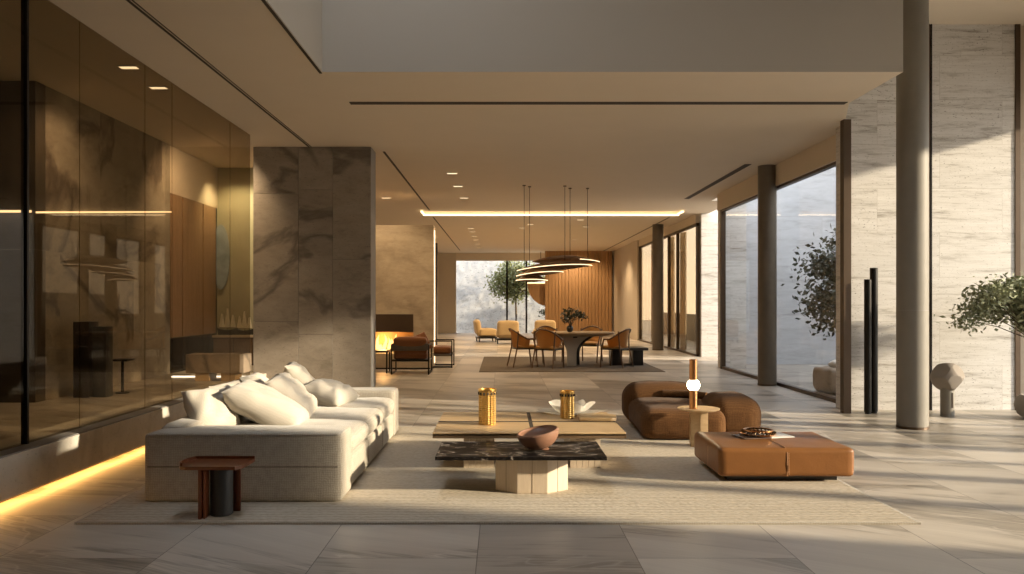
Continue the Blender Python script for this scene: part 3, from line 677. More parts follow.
for sx, x0, x1 in ((0, -.835, .015), (1, .05, .835)):
    for y0_, y1_ in ((-.64, -.035), (.04, .64)):
        bm = BM(); box(bm, x0, x1, y0_, y1_, .335, .366); bevel(bm, .003, 1); part('top_panel', bm, 'oak_light', wt, None, None, False)
bm = BM(); box(bm, -.835, .835, -.64, .64, .315, .352); part('top_frame', bm, 'oak_dark_edge', wt, None, None, False)
bm = BM(); box(bm, -.834, .834, -.0349, .0399, .352, .3645); box(bm, .0151, .0499, -.639, .639, .352, .3646); part('inlay', bm, 'dark_slot', wt, None, None, False)
for x0 in (-.58, .38):
    bm = BM()
    for k in range(5): box(bm, x0 + k * .055, x0 + k * .055 + .052, -.35, .35, 0, .315)
    part('leg', bm, 'oak_pale', wt, None, None, False)
# gold textured vases
def gvase(r, h, rows, seg, name_label, loc):
    t = thing('textured_vase', name_label, 'vase', loc, .3, 'gold textured cylinders on the wooden table')
    bm = BM(); n = seg * 2; prof = []
    rings = []
    zs = [0]
    for k in range(rows):
        a = h * k / rows; b = h * (k + 1) / rows; zs += [a + .001 + (b - a) * .12, a + (b - a) * .5, b - (b - a) * .12]
    zs.append(h)
    for j, z in enumerate(zs):
        ring = []
        for i in range(n):
            rr = r * (1.0 if (j % 3 == 2) else .95) * (1.0 if i % 2 else .93)
            if j in (0, len(zs) - 1): rr = r * .93
            a = 2 * PI * i / n; ring.append(bm.verts.new((rr * math.cos(a), rr * math.sin(a), z)))
        rings.append(ring)
    for A, B in zip(rings, rings[1:]):
        for i in range(n): bm.faces.new((A[i], A[(i + 1) % n], B[(i + 1) % n], B[i]))
    bm.faces.new(rings[0][::-1])
    part('body', bm, 'gold', t, None, None, False)
    bm = BM(); lathe(bm, [(r * 1.0, h - .004), (r * 1.02, h + .002), (r * 1.02, h + .012), (r * .9, h + .012), (r * .85, h - .05), (0.001, h - .05)], 40, cap=False)
    part('rim', bm, 'gold', t)
    bm = BM()
    for k in range(14):
        a = 2 * PI * k / 14; bar(bm, (r * .955 * math.cos(a), r * .955 * math.sin(a), h - .04), (r * .955 * math.cos(a), r * .955 * math.sin(a), h - .018), .014, .018)
    part('cutout_row', bm, 'dark_slot', t, None, None, False)
TZ = RZ + .3665
gvase(.083, .315, 16, 16, 'taller gold textured cylinder vase at the left of the wooden table', (-.135, 7.38, TZ))
gvase(.070, .255, 13, 14, 'shorter gold textured cylinder vase before the white petal dish', (.635, 7.77, TZ))
# white petal bowl
pb = thing('petal_bowl', 'white ruffled petal dish at the back of the wooden table', 'bowl', (.70, 8.06, TZ))
def ruffle(r0, r1, h, wob, nw, seg=72, rows=10, ph=0):
    bm = BM(); R_ = []
    for j in range(rows + 1):
        t_ = j / rows; ring = []
        for i in range(seg):
            a = 2 * PI * i / seg
            r = r0 + (r1 - r0) * (t_ ** .8) * (1 + .22 * t_ * math.sin(nw * a + ph)); z = h * t_ ** 1.6 + wob * t_ * t_ * math.sin(nw * a + ph + 1.2)
            ring.append(bm.verts.new((r * math.cos(a), .55 * r * math.sin(a), max(0.0005, z))))
        R_.append(ring)
    for A, B in zip(R_, R_[1:]):
        for i in range(seg): bm.faces.new((A[i], A[(i + 1) % seg], B[(i + 1) % seg], B[i]))
    bm.faces.new(R_[0][::-1]); bmesh.ops.solidify(bm, geom=bm.faces[:], thickness=.006); return bm
part('lower_dish', ruffle(.12, .34, .03, .01, 3, ph=.5), 'white_ceramic', pb)
part('ruffled_bowl', ruffle(.08, .22, .105, .022, 5, ph=2.0), 'white_ceramic', pb, (-.01, 0, .006))
# burl board
def burl():
    bm = BM(); pts = [(-.17, -.24), (.14, -.24), (.19, -.2), (.21, -.02), (.17, .06), (.10, .10), (-.15, .09)]
    prism(bm, pts, 0, .032); bevel(bm, .006, 2); return bm
tag(obj('serving_board', burl(), 'burl_wood', None, True, (.895, 7.78, TZ), (0, 0, 0)), 'golden grained wooden board on the right rear of the wooden table', 'board')
# brown bowl on marble
bw = thing('bowl', 'large tilted brown clay bowl on the black marble table', 'bowl', (.31, 6.40, RZ + .3135))
bm = BM(); prof = []
for k in range(13):
    a = PI / 2 * k / 12 * .97; prof.append((.168 * math.sin(a) + .002, .145 - .145 * math.cos(a) + .0))
prof += [(.162, .150), (.154, .150)]
for k in range(12, -1, -1):
    a = PI / 2 * k / 12 * .95; prof.append((.155 * math.sin(a) + .001, .15 - .055 * math.cos(a)))
lathe(bm, prof, 56, cap=False); part('body', bm, 'terracotta', bw, (0.0, 0, .004), (math.radians(4), math.radians(-10.5), 0))
bm = BM(); lathe(bm, [(.045, 0), (.05, .006), (.04, .012)], 32); part('foot', bm, 'terracotta', bw, (.02, 0, 0))

# ------------------------------------------------------------------ brown lounge chair
lc = thing('lounge_chair', 'brown boucle low lounge chair with rounded mounds, right of the coffee tables', 'chair', (2.16, 9.34, RZ), math.radians(-2))
part('seat', softbox(.92, 1.26, .33, .12, .025, 18, .010, 2), 'brown_boucle', lc, (-.17, -.13, 0))
part('backrest', softbox(.90, .50, .48, .165, .035, 18, .006, 3), 'brown_boucle', lc, (-.22, .60, 0))
part('armrest', softbox(.56, .80, .44, .17, .03, 18, .006, 4), 'brown_boucle', lc, (.42, -.28, 0))
part('side_cushion', softbox(.42, .8, .33, .12, .03, 14, .006, 6), 'brown_boucle', lc, (.40, .30, 0))
bm = BM(); tube(bm, [(-.22, .36, .385), (-.05, .32, .39), (.12, .26, .385), (.26, .16, .38)], .045, 12); part('bolster', bm, 'brown_boucle', lc)
bm = BM(); tube(bm, [(-.10, .37, .36), (-.10, .40, .44), (-.10, .5, .488), (-.10, .65, .492)], .006, 6); part('seam', bm, 'rust_fabric', lc)
# ------------------------------------------------------------------ pedestal table + lamp
pt = thing('side_table', 'small round oak pedestal table between the lounge chair and the ottoman', 'table', (2.045, 8.32, RZ))
bm = BM(); lathe(bm, [(.001, .372), (.19, .372), (.215, .384), (.215, .392), (.001, .392)], 48, cap=False); part('tabletop', bm, 'oak_light', pt)
bm = BM(); pts = [(.10, 0), (.05, .085), (-.05, .085), (-.10, 0), (-.03, -.085), (.03, -.085)]
prism(bm, [(-.095, -.06), (.0, -.085), (.08, -.07), (.095, .06), (-.08, .07)], 0, .373); part('pedestal', bm, 'oak_light', pt, None, None, False)
la = thing('table_lamp', 'copper tube table lamp with a glowing globe', 'lamp', (1.975, 8.26, RZ + .3925))
bm = BM(); cyl(bm, .041, 0, .20, seg=32, bv=.002); part('lower_tube', bm, 'copper', la)
bm = BM(); cyl(bm, .041, .29, .51, seg=32, bv=.002); part('upper_tube', bm, 'copper', la)
bm = BM(); bmesh.ops.create_uvsphere(bm, u_segments=32, v_segments=20, radius=.066)
part('globe', bm, 'lamp_globe', la, (0.002, 0, .245))
# ------------------------------------------------------------------ ottoman
ot = thing('ottoman', 'long tan leather ottoman at the front right of the rug', 'ottoman', (2.35, 7.03, RZ))
part('cushion', softbox(1.12, .88, .235, .034, .012, 20, .004, 1), 'leather_tan', ot, (0, 0, .05))
bm = BM(); box(bm, -.46, .46, -.32, .34, 0, .055); part('plinth', bm, 'black_lacquer', ot, None, None, False)
bm = BM(); tube(bm, [(.0, -.443, .06), (.0, -.445, .15), (.0, -.441, .25), (-.01, -.41, .290), (-.02, -.2, .294), (-.03, .1, .296)], .005, 6); part('seam', bm, 'leather_side', ot)
bm = BM()
for k in range(14): bar(bm, (.012, -.446, .07 + k * .013), (.012, -.446, .077 + k * .013), .003)
part('stitching', bm, 'stitch', ot, None, None, False)
bm = BM()
for s in (-1,):
    for k in range(14): bar(bm, (-.567, -.1 + 0 * k, .07 + k * .013), (-.567, -.1, .077 + k * .013), .003)
part('stitching', bm, 'stitch', ot, None, None, False)
# magazine and dish
mg = thing('magazine', 'open magazine with a white page on the tan ottoman', 'magazine', (2.33, 7.12, RZ + .2975), math.radians(12))
bm = BM(); box(bm, .005, .23, -.12, .12, 0, .010); bevel(bm, .002, 1); part('white_page', bm, 'paper', mg, None, None, False)
bm = BM(); box(bm, -.25, -.002, -.12, .12, 0, .008); bevel(bm, .002, 1); part('picture_page', bm, 'page_photo', mg, None, None, False)
dw = thing('wreath_dish', 'round openwork copper dish lying on the magazine', 'dish', (2.28, 7.12, RZ + .3085))
bm = BM(); lathe(bm, [(.10, .0), (.135, .004), (.155, .018), (.15, .022), (.12, .010), (.10, .006)], 40, cap=False); part('base_ring', bm, 'copper', dw)
bm = BM()
for k in range(26):
    a = 2 * PI * k / 26; tube(bm, [(.125 * math.cos(a), .125 * math.sin(a), .005), (.15 * math.cos(a + .1), .15 * math.sin(a + .1), .03), (.12 * math.cos(a + .25), .12 * math.sin(a + .25), .045)], .007, 6)
part('openwork', bm, 'bronze', dw)
bm = BM(); lathe(bm, [(.11, .04), (.13, .044), (.13, .052), (.11, .048)], 40, cap=False); part('top_ring', bm, 'copper', dw)

# ------------------------------------------------------------------ right side sculptures
def post(x, y, r, h, lab):
    t = thing('cylinder_sculpture', lab, 'sculpture', (x, y, 0), 0, 'black cylinder sculptures')
    bm = BM(); cyl(bm, r, 0.02, h, seg=40, bv=.004); part('shaft', bm, 'black_metal', t)
    bm = BM(); cyl(bm, r * .8, 0, .02, seg=32); part('base', bm, 'black_lacquer', t)
post(4.96, 10.85, .047, 1.82, 'shorter of the two slim black cylinders before the travertine wall')
post(5.08, 10.93, .052, 1.98, 'taller of the two slim black cylinders before the travertine wall')
ms = thing('stone_sculpture', 'mushroom-like faceted stone sculpture on a round stem beside the grey column', 'sculpture', (5.90, 10.6, 0))
bm = BM(); bmesh.ops.create_icosphere(bm, subdivisions=4, radius=1)
planes = [Vector(v).normalized() for v in ((-.7, -.5, .65), (.5, -.75, .55), (.95, -.1, .1), (-1, 0, -.05), (.1, -.95, -.35), (.75, -.35, -.6), (-.65, -.45, -.65), (0, .2, 1), (0, 1, .1), (0, 0, -1), (.5, .6, .6), (-.6, .6, .5))]
dd = [.86, .88, .98, .98, .86, .82, .78, .92, .9, .9, .9, .9]
for v in bm.verts:
    c = v.co.copy()
    for n_, d_ in zip(planes, dd):
        s_ = c.dot(n_) - d_
        if s_ > 0: c -= n_ * s_ * .92
    v.co = Vector((c.x * .205, c.y * .19, c.z * .195))
obj('head', bm, 'sculpt_stone', ms, True, (0, 0, .52), None, 14)
bm = BM(); cyl(bm, .085, 0, .38, seg=40, bv=.003); part('stem', bm, 'column_grey', ms)
bm = BM(); box(bm, .01, .03, -.088, -.08, .12, .32); part('slot', bm, 'dark_slot', ms, None, None, False)

# ------------------------------------------------------------------ plants
def foliage(center, rad, n, size, seed, flat=1.0, clusters=30, droop=0.0):
    rnd = random.Random(seed); bm = BM(); cs = []
    for _ in range(clusters):
        while True:
            v = Vector((rnd.uniform(-1, 1), rnd.uniform(-1, 1), rnd.uniform(-1, 1)))
            if v.length < 1: break
        cs.append(Vector((v.x * rad[0], v.y * rad[1], v.z * rad[2])))
    for i in range(n):
        c = rnd.choice(cs); k = min(rad) * .33
        p = Vector(center) + c + Vector((rnd.gauss(0, k), rnd.gauss(0, k), rnd.gauss(0, k * .8) - droop * abs(c.x)))
        d = Vector((rnd.gauss(0, 1), rnd.gauss(0, 1), rnd.gauss(0, .8))).normalized(); s = size * rnd.uniform(.6, 1.25)
        a = d.cross(Vector((rnd.gauss(0, 1), rnd.gauss(0, 1), rnd.gauss(0, 1)))).normalized() * s * .26
        q0, q1, q2, q3 = p - d * s * .5, p + a, p + d * s * .5, p - a
        vs = [bm.verts.new(q) for q in (q0, q1, q2, q3)]; bm.faces.new(vs)
    return bm, [Vector(center) + c for c in cs]
def tree(name, label, cat, base, trunk_h, center, rad, n, size, seed, leaf, tr=.03, clusters=30, parent=None, z0=0, droop=0):
    t = parent or thing(name, label, cat, base)
    fm, cs = foliage(center, rad, n, size, seed, clusters=clusters, droop=droop)
    bm = BM(); top = Vector((0.0, 0, trunk_h)); tube(bm, [(0, 0, z0), (.03, .02, trunk_h * .5), top], tr, 8, tr * .7)
    for c in cs[::1]:
        m_ = (top + c) / 2 + Vector((random.uniform(-.05, .05), 0, random.uniform(0, .08))); tube(bm, [top, m_, c], tr * .4, 5, tr * .12)
    part('trunk', bm, 'bark', t); part('foliage', fm, leaf, t, None, None, False)
    return t
pp = thing('potted_tree', 'small spreading green tree in a round pot at the right edge', 'plant', (6.90, 10.35, 0))
bm = BM(); lathe(bm, [(.12, 0), (.20, .06), (.235, .16), (.22, .26), (.17, .31), (.155, .31), (.15, .27), (.001, .27)], 40, cap=False); part('pot', bm, 'sculpt_stone', pp)
tree('', '', '', None, 1.0, (-.22, -.05, 1.44), (.80, .48, .30), 6500, .075, 11, 'leaf_olive', .022, 34, parent=pp, z0=.27)
tree('court_tree', 'dark-leaved small tree behind the garden glazing', 'tree', (6.72, 14.9, 0), 1.2, (-.22, 0, 1.85), (.72, .6, .85), 3800, .12, 12, 'leaf_dark', .04, 36)
tree('court_tree', 'feathery green tree before the far rock wall', 'tree', (0.72, 42.2, 0), 1.8, (.0, 0, 2.7), (1.25, .8, .95), 4200, .17, 13, 'leaf_green', .07, 40)
tree('court_tree', 'darker low tree before the far rock wall, partly behind the oak wall', 'tree', (2.9, 43.0, 0), 1.0, (0, 0, 1.5), (.8, .4, .9), 1500, .16, 14, 'leaf_dark', .05, 24)
# boulder-like draped pouf in court
bp = thing('court_bench', 'pale stone block with white boulders on top, behind the garden glazing', 'bench', (5.75, 13.35, 0))
part('block', softbox(1.1, .8, .42, .08, .02, 12, .03, 3), 'bench_stone', bp, (0.12, 0, 0))
for q, (x, y, r) in enumerate(((-.12, 0, .13), (.1, .05, .16), (.34, -.05, .12), (.0, -.2, .09))):
    bm = BM(); bmesh.ops.create_icosphere(bm, subdivisions=3, radius=r)
    for v in bm.verts: v.co = Vector((v.co.x * 1.3, v.co.y, v.co.z * .7)) * (1 + .25 * noise.noise(v.co * 8 + Vector((q, 0, 0))))
    part('boulder', bm, 'white_ceramic', bp, (x, y, .47))

# ------------------------------------------------------------------ left room objects
def wardrobe():
    t = thing('wardrobe', 'tall wooden wardrobe doors beyond the bronze glass', 'wardrobe', (0, 0, 0))
    bm = BM(); box(bm, -5.45, -5.27, 12.66, 14.79, PZ, 3.25); obj('carcass', bm, 'black_lacquer', t)
    for a, b in ((12.68, 13.12), (13.16, 14.02), (14.06, 14.66)):
        bm = BM(); box(bm, -5.27, -5.245, a, b, .95, 3.24); bevel(bm, .003, 1); obj('door', bm, 'cabinet_wood', t)
        bm = BM(); box(bm, -5.27, -5.245, a, b, PZ + .04, .935); bevel(bm, .003, 1); obj('lower_door', bm, 'glass_smoke', t)
    return t
wardrobe()
cb = thing('low_cabinet', 'low smoked-glass cabinet carrying the ship models', 'cabinet', (0, 0, 0))
bm = BM(); box(bm, -5.2, -4.05, 14.35, 14.79, .88, .92); obj('top', bm, 'ledge_tan', cb)
bm = BM(); box(bm, -5.2, -4.05, 14.4, 14.79, PZ, .88); obj('body', bm, 'bronze_frame', cb)
for x in (-5.18, -4.82, -4.46):
    bm = BM(); box(bm, x, x + .34, 14.375, 14.398, PZ + .03, .86); bevel(bm, .003, 1); obj('door', bm, 'oak_dark_edge', cb)
def ship(x, s, lab):
    t = thing('ship_model', lab, 'model ship', (x, 14.55, .92), 0, 'ship models on the low cabinet')
    bm = BM(); n = 12; A = []
    for k in range(n + 1):
        u = -1 + 2 * k / n; wd = .05 * s * (1 - u * u) ** .6 + .002; zt = s * (.09 + .05 * u * u)
        A.append([bm.verts.new((u * .2 * s, -wd, zt)), bm.verts.new((u * .17 * s, 0, 0)), bm.verts.new((u * .2 * s, wd, zt))])
    for P, Q in zip(A, A[1:]):
        for i, j in ((0, 1), (1, 2), (2, 0)): bm.faces.new((P[i], P[j], Q[j], Q[i]))
    bm.faces.new(A[0]); bm.faces.new(A[-1][::-1]); part('hull', bm, 'black_lacquer', t, None, None, False)
    for k, (mx_, mh) in enumerate(((-.10, .40), (.0, .5), (.1, .38))):
        bm = BM(); tube(bm, [(mx_ * s, 0, .08 * s), (mx_ * s, 0, mh * s)], .005 * s, 6); mast = part('mast', bm, 'black_lacquer', t)
        bm = BM(); z0_, z1_ = .14 * s, mh * s * .97; V_ = []
        for a in range(5):
            z = z0_ + (z1_ - z0_) * a / 4; hw = .055 * s * (1 - .75 * a / 4)
            V_.append([bm.verts.new((mx_ * s - hw, -.012 * s, z)), bm.verts.new((mx_ * s + .006, -.04 * s, z)), bm.verts.new((mx_ * s + hw, -.012 * s, z))])
        for P, Q in zip(V_, V_[1:]):
            for i in (0, 1): bm.faces.new((P[i], P[i + 1], Q[i + 1], Q[i]))
        bmesh.ops.solidify(bm, geom=bm.faces[:], thickness=.003); part('sail', bm, 'canvas_white', t, None, None, False)
    return t
ship(-4.99, 1.0, 'left of the two dark-hulled ship models with pale sails on the low cabinet'); ship(-4.68, .9, 'right of the two dark-hulled ship models, next to the stone pillar')
bm = BM(); prism(bm, [(-5.19 + .16 * math.cos(a), .0 + .6 * math.sin(a)) for a in [2 * PI * k / 24 for k in range(24)]], 0, .02)
for v in bm.verts: v.co = Vector((v.co.x, 14.76 + v.co.z, 2.35 + v.co.y))
tag(obj('wall_disc', bm, 'blue_paint'), 'oval pale grey-blue disc on the lit wall above the ship models', 'artwork')
bs = thing('stone_bench', 'thick brown stone bench on block legs, beyond the bronze glass', 'bench', (-4.10, 11.62, PZ))
bm = BM(); box(bm, -.43, .41, -.18, .18, .115, .385); bevel(bm, .012); part('slab', bm, 'bench_stone', bs, None, None, False)
for x0 in (-.30, .07):
    bm = BM(); box(bm, x0, x0 + .2, -.15, .15, 0, .115); part('leg', bm, 'oak_light', bs, None, None, False)
bm = BM(); box(bm, -4.98, XG - .05, 12.05, 12.10, PZ, PZ + .02); tag(obj('floor_light', bm, 'led_white'), 'thin white floor light line behind the stone bench', 'light')
sp = thing('slab_sculpture', 'dark upright twin-slab sculpture behind the bronze glass', 'sculpture', (-4.86, 9.55, PZ))
bm = rbox(-.20, -.01, -.12, .12, .0, .90, .01); part('slab', bm, 'black_lacquer', sp); bm = rbox(.01, .17, -.08, .1, 0, .84, .01); part('slab', bm, 'leather_black', sp)
bt = thing('accent_table', 'small black T-shaped table beside the dark slab sculpture', 'table', (-4.72, 9.95, PZ))
bm = rbox(-.11, .11, -.11, .11, .40, .425, .006); part('tabletop', bm, 'black_lacquer', bt); bm = BM(); cyl(bm, .018, 0.01, .40); part('stem', bm, 'black_metal', bt); bm = BM(); cyl(bm, .08, 0, .012); part('base', bm, 'black_metal', bt)

# ------------------------------------------------------------------ fireplace
fp = bpy.data.objects.new('wall_fireplace', None); COL.objects.link(fp); tag(fp, 'freestanding beige stone fireplace wall', 'fireplace', kind='structure')
bm = BM(); yb = 18.5; FX0, FX1 = -4.15, -2.05
box(bm, -4.18, -1.58, yb, yb + .45, 1.24, 3.30); box(bm, FX1, -1.58, yb, yb + .45, 0, 1.24); box(bm, -4.18, FX1, yb, yb + .45, 0, .36)
bm.verts.ensure_lookup_table(); obj('stone_wall', bm, 'hearth_stone', fp)
bm = BM(); box(bm, FX0, FX1, yb - .01, yb + .02, .83, 1.24); obj('hood', bm, 'bronze_frame', fp)
bm = BM(); box(bm, -4.18, FX1, yb + .38, yb + .45, .36, .83); obj('firebox', bm, 'fire_brick', fp)
bm = BM(); box(bm, -4.18, -1.58, yb - .45, yb, .04, .36); obj('hearth', bm, 'hearth_stone', fp)
bm = BM(); box(bm, -4.18, -1.62, yb - .43, yb, .0, .04); obj('hearth_foot', bm, 'black_lacquer', fp)
bm = BM(); box(bm, -1.58, -1.572, yb + .1, yb + .3, .1, 3.2); obj('light_edge', bm, 'led_soft', fp)
fi = thing('fire', 'orange flames burning in the fireplace opening', 'fire', (-2.75, yb + .2, .36))
for k in range(9):
    x = -.32 + k * .085; h_ = .12 + .24 * abs(math.sin(k * 1.9 + .6)); bm = BM()
    rings = lathe(bm, [(.001, .02), (.03, .05), (.045, .10), (.03, .10 + h_ * .5), (.001, .06 + h_)], 10, cap=False)
    for v in bm.verts: v.co.x += .03 * math.sin(v.co.z * 14 + k)
    part('flame', bm, 'flame', fi, (x, .02 * math.sin(k * 3), 0))
bm = BM()
for k in range(3): tube(bm, [(-.35, -.05 + .05 * k, .03), (.35, -.02 + .03 * k, .035)], .025, 8)
part('logs', bm, 'bark', fi)
# black frame armchair
def frame_chair(lab, loc, rz):
    t = thing('frame_armchair', lab, 'armchair', loc, rz, 'black frame armchairs by the fireplace')
    w_, d_, h_ = .78, .72, .62; s = .028
    for x in (-w_ / 2, w_ / 2):
        for y in (-d_ / 2, d_ / 2):
            bm = BM(); bar(bm, (x, y, 0), (x, y, h_), s); part('leg', bm, 'black_metal', t, None, None, False)
        bm = BM(); bar(bm, (x, -d_ / 2, h_), (x, d_ / 2, h_), s); part('arm_rail', bm, 'black_metal', t, None, None, False)
        bm = BM(); bar(bm, (x, -d_ / 2, .02), (x, d_ / 2, .02), s); part('foot_rail', bm, 'black_metal', t, None, None, False)
    bm = BM(); bar(bm, (-w_ / 2, d_ / 2, h_), (w_ / 2, d_ / 2, h_), s); bar(bm, (-w_ / 2, d_ / 2, .3), (w_ / 2, d_ / 2, .3), s); bar(bm, (-w_ / 2, -d_ / 2, .3), (w_ / 2, -d_ / 2, .3), s); part('cross_rail', bm, 'black_metal', t, None, None, False)
    bm = BM(); box(bm, -w_ / 2, w_ / 2, -d_ / 2, d_ / 2, .27, .31); part('seat_frame', bm, 'dark_weave', t, None, None, False)
    part('seat_cushion', softbox(.7, .66, .17, .05, .03, 10), 'rust_fabric', t, (0, 0, .31))
    part('back_cushion', softbox(.7, .18, .36, .06, .02, 10), 'rust_fabric', t, (0, .26, .42), (math.radians(-12), 0, 0))
    part('woven_back', softbox(.76, .05, .16, .02, .0, 8), 'dark_weave', t, (0, .37, .5))
    return t
f1 = frame_chair('near black-framed armchair with rust cushions by the fireplace', (-1.93, 17.15, 0), math.radians(180))
dup(f1, (-1.52, 18.9, 0), math.radians(90), 'farther black-framed armchair, turned sideways just right of the fireplace wall')
pil2 = obj('throw_pillow', pillow(.42, .42, .14, 9), 'rust_fabric', None, True, (-1.75, 17.18, .64), (math.radians(60), math.radians(-20), math.radians(30)), 70); tag(pil2, 'rust pillow propped in the near black-framed armchair', 'pillow')
lt = thing('low_table', 'low black table before the fire, cut by the pillar', 'table', (-2.88, 17.3, 0))
bm = rbox(-.45, .45, -.25, .25, .44, .48, .006); part('tabletop', bm, 'black_lacquer', lt)
for x in (-.42, .42):
    for y in (-.22, .22):
        bm = BM(); bar(bm, (x, y, 0), (x, y, .44), .03); part('leg', bm, 'black_metal', lt, None, None, False)
# passage behind fireplace
sbox('wall_passage', -3.3, -1.95, 24.0, 24.2, 0, 3.3, 'dark_stone', 'dark screen wall in the passage behind the fireplace')

# ------------------------------------------------------------------ dining area
dt = thing('dining_table', 'oval wooden dining table on a pale flared foot', 'table', (1.70, 19.2, .014))
bm = BM(); seg = 64
rings = []
for sc_, z in ((.80, .70), (.97, .745), (1.0, .765), (1.0, .785), (.985, .795)):
    rings.append([bm.verts.new((1.0 * sc_ * math.cos(2 * PI * i / seg), .62 * sc_ * math.sin(2 * PI * i / seg), z)) for i in range(seg)])
for A, B in zip(rings, rings[1:]):
    for i in range(seg): bm.faces.new((A[i], A[(i + 1) % seg], B[(i + 1) % seg], B[i]))
bm.faces.new(rings[0][::-1]); bm.faces.new(rings[-1]); part('tabletop', bm, 'table_wood', dt)
def fin(th, wtop, wbot, h_):
    bm = BM(); n = 14; L_, R_ = [], []
    for k in range(n + 1):
        t_ = k / n; wd = wbot + (wtop - wbot) * max(0, (t_ - .35) / .65) ** 2.6
        L_.append((-wd, t_ * h_)); R_.append((wd, t_ * h_))
    pts = L_ + R_[::-1]; a = [bm.verts.new((x, -th, z)) for x, z in pts]; b = [bm.verts.new((x, th, z)) for x, z in pts]
    m_ = len(L_)
    for k in range(m_ - 1):
        i, j, p, q = k, k + 1, 2 * m_ - 2 - k, 2 * m_ - 1 - k
        bm.faces.new((a[i], a[j], a[p], a[q])); bm.faces.new((b[q], b[p], b[j], b[i]))
    for k in range(len(pts)): bm.faces.new((a[k], a[(k + 1) % len(pts)], b[(k + 1) % len(pts)], b[k]))
    return bm
part('pale_fin', fin(.05, .42, .11, .70), 'plaster_white', dt, (-.05, -.25, 0), None, False)
part('dark_fin', fin(.06, .60, .14, .70), 'black_lacquer', dt, (.02, .12, 0), (0, 0, math.radians(20)), False)
part('cross_fin', fin(.05, .35, .12, .70), 'black_lacquer', dt, (0, 0, 0), (0, 0, math.radians(95)), False)
def dining_chair(lab, loc, rz):
    t = thing('dining_chair', lab, 'chair', loc, rz, 'dining chairs around the oval table')
    # front is -Y
    bm = BM(); box(bm, -.25, .25, -.25, .24, .41, .435); bevel(bm, .008); part('seat_frame', bm, 'black_metal', t)
    part('seat', softbox(.48, .48, .07, .03, .015, 8), 'tan_fabric', t, (0, -.01, .435))
    bm = BM(); n, m_ = 14, 6; V_ = {}
    for i in range(n + 1):
        a = math.radians(-15 + 210 * i / n)
        for j in range(m_ + 1):
            t_ = j / m_; hh = .18 + .22 * max(0, math.sin(a)) ** 1.2; r = .25 + .06 * t_
            V_[i, j] = bm.verts.new((r * math.cos(a), .02 + r * math.sin(a), .47 + hh * t_))
    for i in range(n):
        for j in range(m_): bm.faces.new((V_[i, j], V_[i + 1, j], V_[i + 1, j + 1], V_[i, j + 1]))
    bmesh.ops.solidify(bm, geom=bm.faces[:], thickness=.025); part('shell_back', bm, 'tan_fabric', t)
    bm = BM(); P = []
    for i in range(17):
        a = math.radians(-28 + 236 * i / 16); P.append((.335 * math.cos(a), .02 + .335 * math.sin(a), .655 + .235 * max(0, math.sin(a)) ** 1.2))
    tube(bm, P, .020, 8); part('top_rail', bm, 'chair_wood', t)
    for s in (-1, 1):
        bm = BM(); tube(bm, [(s * .295, -.135, .66), (s * .27, -.20, .45), (s * .25, -.25, 0)], .017, 8); part('leg', bm, 'chair_wood', t)
        bm = BM(); tube(bm, [(s * .27, .22, .84), (s * .24, .24, .45), (s * .26, .34, 0)], .017, 8); part('leg', bm, 'chair_wood', t)
    return t
R_ = math.radians
dc = dining_chair('dining chair with open wooden frame at the far left end of the oval table', (.52, 18.75, .014), R_(105))
for x, y, a, lab in ((1.08, 18.35, 150, 'tan dining chair at the front left of the oval table'), (2.62, 18.55, -125, 'tan dining chair at the front right of the oval table'),
                     (2.2, 20.15, -20, 'dining chair behind the right of the oval table'), (1.2, 20.2, 15, 'dining chair behind the left of the oval table')):
    dup(dc, (x, y, .014), R_(a), lab)
bb = thing('bench', 'black block bench to the right of the dining table', 'bench', (3.05, 19.4, .014))
bm = rbox(-.42, .42, -.45, .45, .36, .42, .006); part('seat', bm, 'black_lacquer', bb)
for x in (-.28, .22):
    bm = rbox(x - .14, x + .1, -.32, .32, 0, .36, .006); part('leg', bm, 'black_lacquer', bb)
vs_ = thing('potted_plant', 'dark vase of leafy stems on the oval dining table', 'plant', (1.62, 19.1, .81))
bm = BM(); lathe(bm, [(.05, 0), (.075, .03), (.08, .10), (.05, .15), (.04, .15), (.04, .05), (.001, .05)], 28, cap=False); part('vase', bm, 'black_lacquer', vs_)
fm, cs = foliage((0.05, 0, .38), (.26, .18, .17), 330, .09, 21, clusters=9)
bm = BM()
for c in cs: tube(bm, [(0, 0, .10), (c.x * .4, c.y * .4, .3), tuple(c)], .006, 5)
part('stems', bm, 'bark', vs_); part('leaves', fm, 'leaf_dark', vs_, None, None, False)
